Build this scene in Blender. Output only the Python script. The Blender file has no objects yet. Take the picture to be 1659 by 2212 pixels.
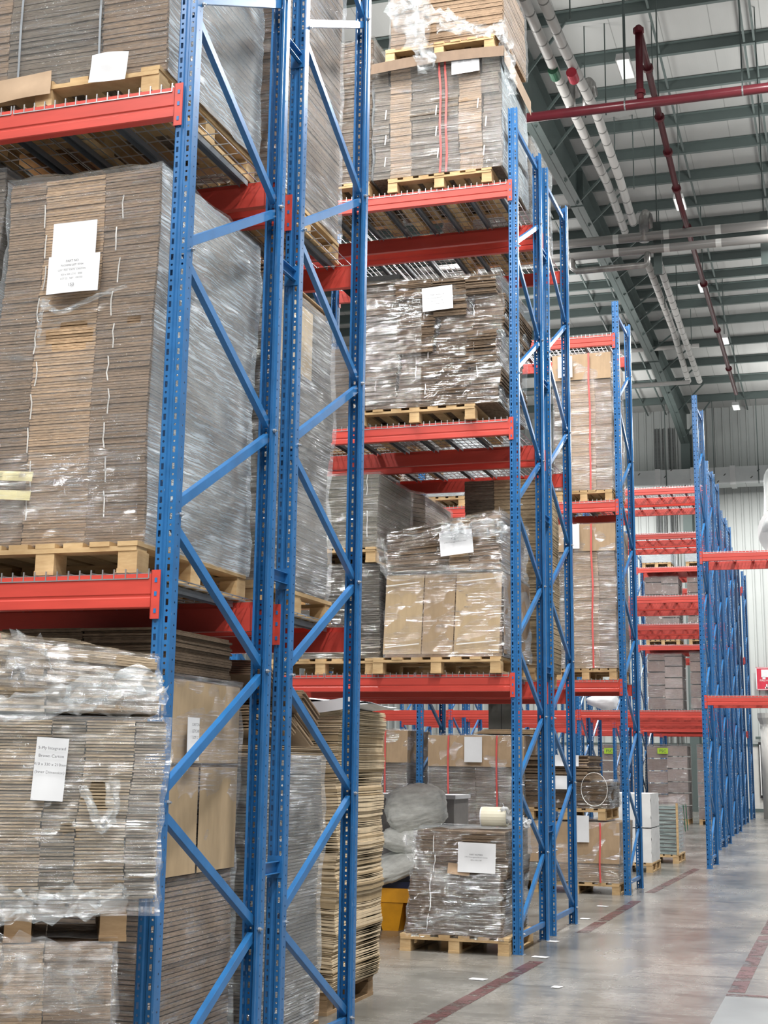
import bpy, math, random
import numpy as np
from mathutils import Vector, Matrix, noise as mnoise

# ------------------------------------------------------------------ camera
scn = bpy.context.scene
C = scn.collection
H = 1.6
PC = (834.0, 990.0); PF = 3071.0            # principal point and focal length, 1659x2212 frame
def _ray(u, v): return np.array([(u-PC[0])/PF, -(v-PC[1])/PF, -1.0])
def _n(a): return a/np.linalg.norm(a)
_M = np.array([-_n(_ray(-8900, 1519)), _n(_ray(1840, 1660)), _n(_ray(1023, -13370))])
_U, _S, _V = np.linalg.svd(_M)
RW = _U @ _V                                 # camera -> world
def aty(u, v, y):
    d = RW @ _ray(u, v); t = y/d[1]; return Vector((d[0]*t, y, d[2]*t+H))
def atx(u, v, x):
    d = RW @ _ray(u, v); t = x/d[0]; return Vector((x, d[1]*t, d[2]*t+H))
def atz(u, v, z=0.0):
    d = RW @ _ray(u, v); t = (z-H)/d[2]; return Vector((d[0]*t, d[1]*t, z))
cam = bpy.data.cameras.new('camera'); camo = bpy.data.objects.new('camera', cam); C.objects.link(camo)
m = Matrix([list(r) for r in RW]).to_4x4(); m.translation = (0, 0, H); camo.matrix_world = m
cam.sensor_fit = 'VERTICAL'; cam.sensor_height = 36; cam.sensor_width = 27
cam.lens = PF/2212*36; cam.shift_x = -(PC[0]-829.5)/2212; cam.shift_y = -(1106-PC[1])/2212
cam.clip_end = 300
scn.camera = camo

# ------------------------------------------------------------------ light
scn.view_settings.view_transform = 'Standard'; scn.view_settings.look = 'None'
scn.view_settings.gamma = 1.0; scn.view_settings.use_curve_mapping = False
scn.view_settings.exposure = -0.07
w = bpy.data.worlds.new('world'); scn.world = w; w.use_nodes = True
w.node_tree.nodes['Background'].inputs[0].default_value = (0.93, 0.97, 1.0, 1)
w.node_tree.nodes['Background'].inputs[1].default_value = 0.25
def area(loc, sx, sy, e, rot=(0, 0, 0), col=(1, 0.98, 0.95)):  # high bays over the aisles, plus added glint and ceiling fill lights
    l = bpy.data.lights.new('high_bay_and_fill', 'AREA'); l.shape = 'RECTANGLE'; l.size = sx; l.size_y = sy; l.energy = e; l.color = col
    o = bpy.data.objects.new('high_bay_and_fill', l); o.location = loc; o.rotation_euler = rot; C.objects.link(o); return o
for lx in (-7.5, -3.2, 1.2, 5.5):            # unseen lamp grid added behind the camera to put glints on the film
    for ly in (-8.5, -3.5, 1.5): area((lx, ly, 11.8), .5, 1.6, 430)
for lx, ly, e in ((0.5, 6, 850), (-7, 10.3, 800), (-3.5, 10.3, 500), (0.5, 11.5, 850), (0.5, 18, 850), (-5, 16.9, 800), (0.5, 27, 1100), (-7, 26.8, 900), (0.5, 36, 1100),
                  (-9, 34, 800), (-8, 40.2, 800), (0.5, 45, 900), (-8, 50.5, 800), (-2, 50.5, 700)): area((lx, ly, 12.0), .6, 1.8, e)
for lx, ly, e in ((0.5, 6, 200), (0.5, 17, 220), (0.5, 29, 250), (-7, 26, 250), (0.5, 41, 220), (-8, 40, 200), (-1, 50, 200), (-8, 50, 200)):   # upward fill lights added to brighten the ceiling and far wall
    area((lx, ly, 12.6), 1.5, 2.5, e, (math.pi, 0, 0))

# ------------------------------------------------------------------ mesh helpers
class MB:
    def __init__(s): s.v = []; s.f = []; s.m = []; s.c = []
    def add(s, vs, fs, mi=0, col=None):
        b = len(s.v); s.v += [tuple(p) for p in vs]
        for f in fs: s.f.append([b+i for i in f]); s.m.append(mi)
        s.c += [col or (1, 1, 1)]*len(vs)
    def box(s, x0, x1, y0, y1, z0, z1, mi=0, col=None):
        s.add([(x0,y0,z0),(x1,y0,z0),(x1,y1,z0),(x0,y1,z0),(x0,y0,z1),(x1,y0,z1),(x1,y1,z1),(x0,y1,z1)],
              [(0,3,2,1),(4,5,6,7),(0,1,5,4),(1,2,6,5),(2,3,7,6),(3,0,4,7)], mi, col)
    def bar(s, p, q, wd, ht, up=(0,0,1), mi=0, col=None):
        p = Vector(p); q = Vector(q); d = (q-p).normalized(); a = d.cross(Vector(up)).normalized(); b = a.cross(d)
        vs = []
        for e in (p, q):
            for i, j in ((-1,-1),(1,-1),(1,1),(-1,1)): vs.append(e+a*(i*wd/2)+b*(j*ht/2))
        s.add(vs, [(0,1,2,3),(4,7,6,5),(0,4,5,1),(1,5,6,2),(2,6,7,3),(3,7,4,0)], mi, col)
    def prism(s, prof, axis, a0, a1, mi=0, col=None):       # closed 2D profile extruded on an axis
        n = len(prof); vs = []
        for a in (a0, a1):
            for p, q in prof:
                vs.append({'x': (a,p,q), 'y': (p,a,q), 'z': (p,q,a)}[axis])
        fs = [(i, (i+1) % n, n+(i+1) % n, n+i) for i in range(n)]
        fs += [tuple(range(n-1, -1, -1)), tuple(range(n, 2*n))]
        s.add(vs, fs, mi, col)
    def strip(s, prof, t, axis, a0, a1, mi=0):              # open polyline given thickness, extruded
        pts = [Vector(p) for p in prof]; off = []
        for i, p in enumerate(pts):
            d = (pts[min(i+1, len(pts)-1)]-pts[max(i-1, 0)]).normalized(); off.append(p+Vector((-d.y, d.x))*t)
        n = len(pts); vs = []
        for a in (a0, a1):
            for p in pts+off: vs.append({'x': (a,p.x,p.y), 'y': (p.x,a,p.y), 'z': (p.x,p.y,a)}[axis])
        fs = []; k = 2*n
        for i in range(n-1):
            fs += [(i, i+1, k+i+1, k+i), (n+i+1, n+i, k+n+i, k+n+i+1)]
            fs += [(i+1, i, n+i, n+i+1), (k+i, k+i+1, k+n+i+1, k+n+i)]
        fs += [(0, k, k+n, n), (n-1, 2*n-1, k+2*n-1, k+n-1)]
        s.add(vs, fs, mi)
    def tube(s, pts, r, n=8, mi=0, col=None, cap=True):
        pts = [Vector(p) for p in pts]; rs = r if isinstance(r, (list, tuple)) else [r]*len(pts); vs = []; ref = None
        for i, p in enumerate(pts):
            d = (pts[min(i+1, len(pts)-1)]-pts[max(i-1, 0)]).normalized()
            if ref is None: ref = Vector((0,0,1)) if abs(d.z) < .9 else Vector((1,0,0))
            a = d.cross(ref).normalized(); b = a.cross(d); ref = b if b.length > .1 else ref
            for k in range(n):
                t = 2*math.pi*k/n; vs.append(p+(a*math.cos(t)+b*math.sin(t))*rs[i])
        fs = [(i*n+k, i*n+(k+1) % n, (i+1)*n+(k+1) % n, (i+1)*n+k) for i in range(len(pts)-1) for k in range(n)]
        if cap: fs += [tuple(range(n-1,-1,-1)), tuple(range((len(pts)-1)*n, len(pts)*n))]
        s.add(vs, fs, mi, col)
    def grid(s, nu, nv, fn, mi=0, col=None):
        vs = [fn(i/nu, j/nv) for j in range(nv+1) for i in range(nu+1)]
        fs = [(j*(nu+1)+i, j*(nu+1)+i+1, (j+1)*(nu+1)+i+1, (j+1)*(nu+1)+i) for j in range(nv) for i in range(nu)]
        s.add(vs, fs, mi, col)
    def build(s, name, mats, parent=None, smooth=False, loc=None):
        me = bpy.data.meshes.new(name); me.from_pydata(s.v, [], s.f)
        for mt in (mats if isinstance(mats, (list, tuple)) else [mats]): me.materials.append(mt)
        me.polygons.foreach_set('material_index', s.m)
        if any(c != (1,1,1) for c in s.c):
            ca = me.color_attributes.new('Col', 'FLOAT_COLOR', 'POINT')
            ca.data.foreach_set('color', [x for c in s.c for x in (*c, 1)])
        if smooth: me.polygons.foreach_set('use_smooth', [True]*len(me.polygons))
        me.update()
        o = bpy.data.objects.new(name, me); C.objects.link(o)
        if parent: o.parent = parent
        if loc: o.location = loc
        return o
def tag(o, label=None, cat=None, group=None, kind=None):
    if label: o['label'] = label
    if cat: o['category'] = cat
    if group: o['group'] = group
    if kind: o['kind'] = kind
    return o
def thing(name, label, cat, loc=(0,0,0), rz=0, group=None):
    o = bpy.data.objects.new(name, None); C.objects.link(o); o.location = loc; o.rotation_euler = (0,0,rz); o.empty_display_size = .2
    return tag(o, label, cat, group)
KIDS = {}
def copy_tree(o, parent=None):
    c = o.copy(); C.objects.link(c)
    if parent: c.parent = parent
    for ch in o.children: copy_tree(ch, c)
    return c

# ------------------------------------------------------------------ materials
class NT:
    def __init__(s, name):
        s.mat = bpy.data.materials.new(name); s.mat.use_nodes = True; s.t = s.mat.node_tree; s.b = s.t.nodes['Principled BSDF']; s.out = s.t.nodes['Material Output']
    def n(s, typ, **kw):
        nd = s.t.nodes.new(typ)
        for k, v in kw.items():
            if k.startswith('i_'): nd.inputs[k[2:].replace('_', ' ')].default_value = v
            elif k.startswith('n_'): nd.inputs[int(k[2:])].default_value = v
            else: setattr(nd, k, v)
        return nd
    def l(s, a, b): s.t.links.new(a, b)
    def math(s, op, a, b=None, c=None):
        nd = s.n('ShaderNodeMath', operation=op)
        for i, x in enumerate((a, b, c)):
            if x is None: continue
            if isinstance(x, (int, float)): nd.inputs[i].default_value = x
            else: s.l(x, nd.inputs[i])
        return nd.outputs[0]
    def noise(s, vec, scale, detail=3, rough=.55, sc=None):
        if sc is not None:
            mp = s.n('ShaderNodeMapping'); s.l(vec, mp.inputs[0]); mp.inputs['Scale'].default_value = sc[:3]
            if len(sc) > 3: mp.inputs['Rotation'].default_value = sc[3]
            vec = mp.outputs[0]
        nd = s.n('ShaderNodeTexNoise', i_Scale=scale, i_Detail=detail, i_Roughness=rough); s.l(vec, nd.inputs['Vector']); return nd.outputs[0]
    def ramp(s, f, stops):
        r = s.n('ShaderNodeValToRGB'); e = r.color_ramp.elements
        while len(e) < len(stops): e.new(.5)
        for i, (p, c) in enumerate(stops): e[i].position = p; e[i].color = (*(c if isinstance(c, (tuple, list)) else (c,c,c)), 1)
        s.l(f, r.inputs[0]); return r.outputs[0]
    def obj(s): return s.n('ShaderNodeTexCoord').outputs['Object']
    def bump(s, h, st, dist=.01):
        b = s.n('ShaderNodeBump', i_Strength=st, i_Distance=dist); s.l(h, b.inputs['Height']); s.l(b.outputs[0], s.b.inputs['Normal']); return b
    def mul(s, a, b):
        mx = s.n('ShaderNodeMix', data_type='RGBA', blend_type='MULTIPLY'); mx.inputs[0].default_value = 1
        for i, x in ((6, a), (7, b)):
            if isinstance(x, (tuple, list)): mx.inputs[i].default_value = (*x, 1)
            else: s.l(x, mx.inputs[i])
        return mx.outputs[2]
    def mix(s, f, a, b):
        mx = s.n('ShaderNodeMix', data_type='RGBA')
        if isinstance(f, (int, float)): mx.inputs[0].default_value = f
        else: s.l(f, mx.inputs[0])
        for i, x in ((6, a), (7, b)):
            if isinstance(x, (tuple, list)): mx.inputs[i].default_value = (*x, 1)
            else: s.l(x, mx.inputs[i])
        return mx.outputs[2]
def plain(name, col, rough=.5, metal=0, var=.12, scale=6, bump=0, sc=None, spec=.5, coat=0):
    t = NT(name); v = t.noise(t.obj(), scale, 4, .6, sc)
    t.l(t.mul(col, t.ramp(v, [(.3, 1-var), (.7, 1+var)])), t.b.inputs['Base Color'])
    t.b.inputs['Roughness'].default_value = rough; t.b.inputs['Metallic'].default_value = metal
    t.b.inputs['Specular IOR Level'].default_value = spec; t.b.inputs['Coat Weight'].default_value = coat
    if bump: t.bump(v, bump)
    return t.mat
def emit(name, col, st):
    t = NT(name); t.b.inputs['Base Color'].default_value = (*col, 1); t.b.inputs['Emission Color'].default_value = (*col, 1); t.b.inputs['Emission Strength'].default_value = st; return t.mat

def post_mat():
    t = NT('blue_perforated_steel'); o = t.obj(); sx = t.n('ShaderNodeSeparateXYZ'); t.l(o, sx.inputs[0]); X, Y, Z = sx.outputs
    ax = t.math('ABSOLUTE', X)
    zz = t.math('ADD', t.math('FRACT', t.math('DIVIDE', t.math('ADD', Z, 10.0), .076)), -.5)     # -0.5..0.5 over 76 mm
    dz = t.math('MULTIPLY', zz, .076)
    dx = t.math('ADD', ax, -.0265)
    # long slot, half size 6 x 13 mm
    sl = t.math('LESS_THAN', t.math('MAXIMUM', t.math('DIVIDE', t.math('ABSOLUTE', dx), .0065), t.math('DIVIDE', t.math('ABSOLUTE', dz), .014)), 1.0)
    # round hole between the slots
    z2 = t.math('SUBTRACT', .038, t.math('ABSOLUTE', dz))
    rd = t.math('LESS_THAN', t.math('ADD', t.math('MULTIPLY', dx, dx), t.math('MULTIPLY', z2, z2)), .0055**2)
    front = t.math('LESS_THAN', Y, .012)
    fh = t.math('MULTIPLY', t.math('MAXIMUM', sl, rd), front)
    dy = t.math('ADD', Y, -.04); z3 = t.math('MULTIPLY', t.math('ADD', t.math('FRACT', t.math('DIVIDE', t.math('ADD', Z, 10.0), .05)), -.5), .05)
    sd = t.math('MULTIPLY', t.math('LESS_THAN', t.math('ADD', t.math('MULTIPLY', dy, dy), t.math('MULTIPLY', z3, z3)), .0045**2), t.math('GREATER_THAN', ax, .04))
    hole = t.math('MAXIMUM', fh, sd)
    v = t.noise(o, 9, 4, .6); sc = t.noise(o, 60, 3, .7, (1, 1, .25))
    col = t.mul((.020, .130, .335), t.ramp(v, [(.3, .85), (.7, 1.15)]))
    col = t.mix(t.ramp(sc, [(.70, 0.0), (.74, .55)]), col, (.35, .42, .5))
    t.l(col, t.b.inputs['Base Color']); t.b.inputs['Roughness'].default_value = .28; t.b.inputs['Specular IOR Level'].default_value = .6
    tr = t.n('ShaderNodeBsdfTransparent'); mx = t.n('ShaderNodeMixShader')
    t.l(hole, mx.inputs[0]); t.l(t.b.outputs[0], mx.inputs[1]); t.l(tr.outputs[0], mx.inputs[2]); t.l(mx.outputs[0], t.out.inputs[0])
    return t.mat
def card_mat():
    t = NT('corrugated_cardboard'); o = t.obj(); a = t.n('ShaderNodeVertexColor', layer_name='Col').outputs[0]
    v = t.noise(o, 5, 4, .6); f = t.noise(o, 30, 3, .6, (1, 1, 14))
    c = t.mul(a, t.ramp(v, [(.25, .82), (.75, 1.15)])); c = t.mul(c, t.ramp(f, [(.35, .62), (.6, 1.12)]))
    t.l(c, t.b.inputs['Base Color']); t.b.inputs['Roughness'].default_value = .85; t.b.inputs['Specular IOR Level'].default_value = .2
    t.bump(f, .5, .004); return t.mat
def board_mat():
    t = NT('smooth_cardboard'); o = t.obj(); a = t.n('ShaderNodeVertexColor', layer_name='Col').outputs[0]
    v = t.noise(o, 4, 4, .6); f = t.noise(o, 18, 3, .6, (1, 1, .2))
    c = t.mul(a, t.ramp(v, [(.25, .9), (.75, 1.08)])); c = t.mul(c, t.ramp(f, [(.35, .93), (.65, 1.05)]))
    t.l(c, t.b.inputs['Base Color']); t.b.inputs['Roughness'].default_value = .75; t.b.inputs['Specular IOR Level'].default_value = .25
    return t.mat
def film_mat(name, base, streak, tint=(.82, .86, .88), rough=.16, ang=.12, bump=1.0, patch=(.36, .62), thr=(.50, .60)):
    """clear film: mostly transparent, with crinkled streaks that mirror the lamps, and a cloudy share"""
    t = NT(name); o = t.obj()
    s1 = t.noise(o, 3.4, 5, .65, (1.3, 1.3, 30, (ang, ang, 0)))
    s2 = t.noise(o, 5.0, 3, .6, (1, 1, 6, (-ang*2, .3, 0)))
    s3 = t.noise(o, 2.0, 3, .6)
    fine = t.noise(o, 22, 3, .6, (1, 1, 4.5, (ang, ang, 0)))
    m = t.math('MULTIPLY', t.ramp(s1, [(thr[0], 0.0), (thr[1], 1.0)]), t.ramp(s3, [(patch[0], .10), (patch[1], 1.0)]))
    k = t.ramp(s2, [(.60, 0.0), (.68, 1.0)])
    fac = t.math('MINIMUM', t.math('ADD', .07, t.math('MULTIPLY', t.math('MAXIMUM', m, t.math('MULTIPLY', k, .6)), streak)), .95)
    h = t.math('ADD', s1, t.math('ADD', t.math('MULTIPLY', s2, .8), t.math('MULTIPLY', fine, .5)))
    bp = t.n('ShaderNodeBump', i_Strength=bump, i_Distance=.035); t.l(h, bp.inputs['Height'])
    gl = t.n('ShaderNodeBsdfGlossy', i_Roughness=rough); t.l(bp.outputs[0], gl.inputs['Normal']); gl.inputs['Color'].default_value = (.9, .92, .94, 1)
    df = t.n('ShaderNodeBsdfDiffuse'); df.inputs['Color'].default_value = (*tint, 1)
    tr = t.n('ShaderNodeBsdfTransparent'); m1 = t.n('ShaderNodeMixShader'); t.l(t.math('MINIMUM', t.math('ADD', base, t.math('MULTIPLY', m, base*1.5)), .8), m1.inputs[0])
    t.l(tr.outputs[0], m1.inputs[1]); t.l(df.outputs[0], m1.inputs[2])
    m2 = t.n('ShaderNodeMixShader'); t.l(fac, m2.inputs[0]); t.l(m1.outputs[0], m2.inputs[1]); t.l(gl.outputs[0], m2.inputs[2]); t.l(m2.outputs[0], t.out.inputs[0])
    return t.mat
def floor_mat():
    t = NT('polished_concrete'); o = t.obj()
    v = t.noise(o, .55, 6, .62); s = t.noise(o, 1.6, 5, .65, (1, .35, 1)); g = t.noise(o, 14, 5, .7); st = t.noise(o, .35, 3, .5)
    c = t.ramp(v, [(.3, (.13, .135, .125)), (.5, (.20, .20, .19)), (.7, (.27, .27, .255))])
    c = t.mul(c, t.ramp(s, [(.35, .78), (.62, 1.08)])); c = t.mul(c, t.ramp(g, [(.35, .86), (.7, 1.1)]))
    c = t.mix(t.ramp(t.noise(o, 5, 4, .75), [(.70, 0.0), (.80, .3)]), c, (.38, .38, .36))
    c = t.mul(c, t.ramp(t.noise(o, 2.2, 6, .8, (.5, 1.6, 1)), [(.36, (.62,.62,.62)), (.5, (1,1,1))])); c = t.mul(c, t.ramp(st, [(.35, (1.0,.93,.86)), (.65, (1.0,1.0,1.0))]))
    sx = t.n('ShaderNodeSeparateXYZ'); t.l(o, sx.inputs[0])
    jy = t.math('ABSOLUTE', t.math('SUBTRACT', t.math('MODULO', t.math('ADD', sx.outputs[1], 99.1), 6.0), 3.0))
    c = t.mix(t.math('LESS_THAN', jy, .008), c, (.08, .08, .075))
    t.l(c, t.b.inputs['Base Color'])
    t.l(t.math('ADD', .10, t.math('MULTIPLY', s, .30)), t.b.inputs['Roughness']); t.b.inputs['Specular IOR Level'].default_value = .55
    t.bump(g, .12, .004); return t.mat
def worn_paint(name, col, lo, hi):
    t = NT(name); o = t.obj(); n = t.noise(o, 3.5, 6, .75); n2 = t.noise(o, 1.1, 3, .6)
    t.b.inputs['Base Color'].default_value = (*col, 1); t.b.inputs['Roughness'].default_value = .35
    t.l(t.mul(col, t.ramp(n2, [(.3, .7), (.7, 1.15)])), t.b.inputs['Base Color'])
    tr = t.n('ShaderNodeBsdfTransparent'); mx = t.n('ShaderNodeMixShader')
    t.l(t.ramp(n, [(lo, 1.0), (hi, 0.0)]), mx.inputs[0]); t.l(t.b.outputs[0], mx.inputs[2]) if False else None
    t.l(t.ramp(n, [(lo, 0.0), (hi, 1.0)]), mx.inputs[0]); t.l(tr.outputs[0], mx.inputs[1]); t.l(t.b.outputs[0], mx.inputs[2]); t.l(mx.outputs[0], t.out.inputs[0])
    return t.mat
def wood_mat(name, a, b):
    t = NT(name); o = t.obj(); n = t.noise(o, 5, 5, .65, (1, 1, 4)); n2 = t.noise(o, 1.6, 2)
    c = t.mix(t.ramp(n, [(.3, 0.0), (.7, 1.0)]), a, b); t.l(t.mul(c, t.ramp(n2, [(.3, .75), (.7, 1.15)])), t.b.inputs['Base Color'])
    t.b.inputs['Roughness'].default_value = .8; t.b.inputs['Specular IOR Level'].default_value = .2; return t.mat
def banded(name, col, band, pitch, axis=1, wd=.12, rough=.3, metal=0):
    t = NT(name); o = t.obj(); sx = t.n('ShaderNodeSeparateXYZ'); t.l(o, sx.inputs[0])
    f = t.math('FRACT', t.math('DIVIDE', t.math('ADD', sx.outputs[axis], 300.0), pitch))
    t.l(t.mix(t.math('LESS_THAN', f, wd), col, band), t.b.inputs['Base Color']); t.b.inputs['Roughness'].default_value = rough; t.b.inputs['Metallic'].default_value = metal; return t.mat

M = dict(
 post=post_mat(), brace=plain('blue_painted_steel', (.022, .15, .385), .3, var=.15, spec=.6),
 red=plain('red_painted_steel', (.55, .062, .045), .36, var=.13, scale=4, sc=(.4, 1, 3)), zinc=plain('galvanised_steel', (.42, .43, .44), .38, metal=.75, var=.2, scale=12),
 wire=plain('galvanised_wire', (.55, .56, .57), .3, metal=.8, var=.1), deckbar=plain('grey_deck_channel', (.22, .24, .26), .45, metal=.5),
 card=card_mat(), board=board_mat(), film=film_mat('clear_stretch_film', .05, .45), filmw=film_mat('dense_stretch_film', .12, .5, (.70, .78, .82), .2, .35),
 filmx=film_mat('heavy_stretch_film', .30, .4, (.58, .68, .74), .25, .5), filmd=film_mat('glossy_stretch_film', .015, .75, (.85, .87, .88), .12, .2, patch=(.36, .56), thr=(.545, .60)), kraft=plain('kraft_paper', (.40,.28,.18), .7),
 wood=wood_mat('pale_pallet_wood', (.42, .27, .13), (.62, .45, .25)), woodd=wood_mat('old_pallet_wood', (.22, .14, .075), (.38, .26, .15)),
 paper=plain('white_paper', (.70, .71, .73), .7, var=.03), ink=plain('black_ink', (.05, .05, .06), .6), tie=plain('white_string', (.7, .69, .66), .6),
 strap=plain('red_strap', (.62, .10, .09), .45), floor=floor_mat(), stripe=worn_paint('worn_red_floor_paint', (.095, .038, .038), .40, .52),
 patch=worn_paint('worn_grey_floor_paint', (.19, .205, .21), .30, .36), wall=plain('grey_wall_cladding', (.47, .50, .49), .5, var=.05, scale=.6), wall2=plain('white_wall_panel', (.60, .60, .57), .6, var=.04),
 roof=None, steel=plain('grey_green_structural_steel', (.095, .125, .12), .5, var=.08, scale=1), dark=plain('black_rubber', (.02,.02,.022), .5),
 pipered=plain('dark_red_pipe_paint', (.16, .022, .032), .3, var=.08), silver=plain('silver_pipe_cladding', (.36, .35, .34), .35, metal=.8, var=.3, scale=5),
 white=plain('white_enamel', (.75, .76, .76), .35, var=.03), tape=plain('cream_tape', (.72, .66, .38), .4, var=.06), yellow=plain('yellow_plastic', (.72, .32, .012), .35, var=.12),
 navy=plain('navy_plastic', (.012, .02, .07), .4), sack=plain('grey_woven_sack', (.74, .75, .71), .6, var=.2, scale=9, bump=.9, sc=(1,1,3)), signred=plain('sign_red', (.55, .03, .06), .4),
 green=plain('lime_sticker', (.32, .50, .03), .5), glass=None)
M['whitewrap'] = film_mat('white_wrap', .8, .2, (.86, .88, .9), .35, .1, .4)
t = NT('roof_sheeting'); o = t.obj(); sx = t.n('ShaderNodeSeparateXYZ'); t.l(o, sx.inputs[0])
f = t.math('FRACT', t.math('DIVIDE', t.math('ADD', sx.outputs[0], 300.0), 1.0)); g = t.math('FRACT', t.math('DIVIDE', t.math('ADD', sx.outputs[0], 300.0), .2))
v = t.noise(o, .5, 4, .6, (1, .3, 1)); col = t.mul((.43, .44, .43), t.ramp(v, [(.3, .88), (.7, 1.06)])); col = t.mix(t.math('LESS_THAN', f, .02), col, (.28, .29, .28)); t.l(col, t.b.inputs['Base Color'])
t.b.inputs['Roughness'].default_value = .55; t.bump(t.math('LESS_THAN', g, .12), .3, .02); M['roof'] = t.mat
t = NT('teal_glass_sheets'); o = t.obj(); v = t.noise(o, 4, 4, .6, (1, 1, 12)); t.l(t.ramp(v, [(.35, (.05, .09, .09)), (.65, (.42, .52, .50))]), t.b.inputs['Base Color']); t.b.inputs['Roughness'].default_value = .12; M['glass'] = t.mat
t = NT('foil_duct_wrap'); o = t.obj(); sx = t.n('ShaderNodeSeparateXYZ'); t.l(o, sx.inputs[0]); v = t.noise(o, 1.5, 3)
# printed slanted dashes of the foil facing
dg = t.math('FRACT', t.math('ADD', t.math('MULTIPLY', sx.outputs[0], .9), t.math('MULTIPLY', sx.outputs[2], -.9))); d2 = t.math('FRACT', t.math('ADD', t.math('MULTIPLY', sx.outputs[0], 1.4), t.math('MULTIPLY', sx.outputs[2], 2.6)))
dash = t.math('MULTIPLY', t.math('LESS_THAN', dg, .05), t.math('LESS_THAN', d2, .3))
t.l(t.mix(dash, t.mul((.72, .75, .75), t.ramp(v, [(.3, .9), (.7, 1.05)])), (.12, .12, .12)), t.b.inputs['Base Color']); t.b.inputs['Roughness'].default_value = .35; t.b.inputs['Metallic'].default_value = .2; M['foil'] = t.mat
M['pipewhite'] = banded('white_insulated_pipe', (.58, .57, .55), (.20, .20, .19), .55, 1, .09, .45)
M['pipesilver'] = banded('clad_pipe_with_bright_bands', (.33, .32, .31), (.75, .75, .73), 1.0, 0, .11, .32, .3)
M['lamp'] = emit('lamp_diffuser', (.9, .93, .9), .9)

# ------------------------------------------------------------------ setting
WY = 55.0
def roofz(y): return 15.25+.05*(WY-y)
b = MB(); b.add([(-34,-8,0),(14,-8,0),(14,WY,0),(-34,WY,0)], [(0,1,2,3)]); b.add([(-34,-8,-.2),(14,-8,-.2),(14,WY,-.2),(-34,WY,-.2)], [(3,2,1,0)])
tag(b.build('floor', M['floor']), kind='structure')
b = MB(); b.add([(-34,-8,roofz(-8)),(14,-8,roofz(-8)),(14,WY,roofz(WY)),(-34,WY,roofz(WY)),(-34,-8,roofz(-8)+.1),(14,-8,roofz(-8)+.1),(14,WY,roofz(WY)+.1),(-34,WY,roofz(WY)+.1)], [(3,2,1,0),(4,5,6,7)])
ceil = tag(b.build('ceiling', M['roof']), kind='structure')
def roofhit(u, v, drop=.26):
    d = RW @ _ray(u, v); t = (15.25-drop+.05*WY-H)/(d[2]+.05*d[1]); return d[1]*t
ys = [roofhit(1655, v) for v in (89,169,247,311,372,429,478,515,554,592,621,651,692,739,780,820,859,893)]
y = ys[0]
while y > -6: y -= 1.75; ys.append(y)
for y in ys:
    b = MB(); z = roofz(y)
    b.strip([(y+.07, z-.25), (y, z-.25), (y, z-.03), (y-.08, z-.01)], .012, 'x', -34, 14)
    b.build('roof_purlin', M['steel'], ceil)
# sag rods between the purlins, as pairs
for x in (-1.35, -1.15, -3.1, -6.2, -6.9, -9.5, 1.2):
    b = MB(); b.bar((x, -6, roofz(-6)-.2), (x, WY-.2, roofz(WY-.2)-.2), .045, .045); b.build('sag_rod', M['steel'], ceil)
# back wall: ribbed cladding above a flat lower panel
b = MB(); n = int(48/.3)
for i in range(n):
    x = -34+i*.3; z0, z1 = 2.4, roofz(WY)
    pr = [(x, WY), (x+.19, WY), (x+.215, WY-.045), (x+.275, WY-.045), (x+.3, WY)]
    for (xa, ya), (xb, yb) in zip(pr[:-1], pr[1:]): b.add([(xa,ya,z0),(xb,yb,z0),(xb,yb,z1),(xa,ya,z1)], [(0,1,2,3)])
b.box(-34, 14, WY+.01, WY+.1, 0, roofz(WY))
wall = tag(b.build('wall_back', M['wall']), kind='structure')
b = MB(); b.box(-34, 14, WY-.12, WY, 0, 2.4); b.build('lower_wall_panel', M['wall2'], wall)
b = MB(); b.box(-34, 14, WY-.15, WY-.12, 2.36, 2.44); b.box(-34, 14, WY-.14, WY-.12, 0, .12); tag(b.build('trim_1', M['steel']), kind='structure')
# portal rafter and its column
def rx(y): return -5.85+(y-28)*.0167
b = MB(); prev = None
prof = [(4, .9), (16, 1.25), (27, 1.3), (33, .95), (38, .75), (46, .72), (51, 1.0), (54.6, 1.5)]
for (ya, da), (yb, db) in zip(prof[:-1], prof[1:]):
    za, zb = roofz(ya)-.26, roofz(yb)-.26; xa, xb = rx(ya), rx(yb)
    for x0, x1, ta, tb, ba, bb in ((-.01, .01, 0, 0, da, db), (-.16, .16, da-.03, db-.03, da, db), (-.16, .16, 0, 0, .03, .03)):
        b.add([(xa+x0,ya,za-ba),(xa+x1,ya,za-ba),(xb+x1,yb,zb-bb),(xb+x0,yb,zb-bb),(xa+x0,ya,za-ta),(xa+x1,ya,za-ta),(xb+x1,yb,zb-tb),(xb+x0,yb,zb-tb)],
              [(0,3,2,1),(4,5,6,7),(0,1,5,4),(1,2,6,5),(2,3,7,6),(3,0,4,7)])
for y, d in ((33, .97), (46, .75)): b.box(rx(y)-.16, rx(y)+.16, y-.03, y+.03, roofz(y)-.26-d, roofz(y)-.26)
rafter = tag(b.build('trim_2', M['steel']), kind='structure')
for y in ys:
    if 18 < y < 54:
        d = np.interp(y, [p[0] for p in prof], [p[1] for p in prof]); b = MB()
        b.bar((rx(y)+.05, y, roofz(y)-.3-d), (rx(y)+1.1, y, roofz(y)-.22), .05, .05); b.build('knee_brace', M['steel'], rafter)
b = MB(); cx = rx(54.2); b.box(cx-.01, cx+.01, 53.9, 54.8, 0, 14.2); b.box(cx-.17, cx+.17, 53.87, 53.9, 0, 14.2); b.box(cx-.17, cx+.17, 54.8, 54.83, 0, 14.2)
tag(b.build('trim_3', M['steel']), kind='structure')

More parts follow.
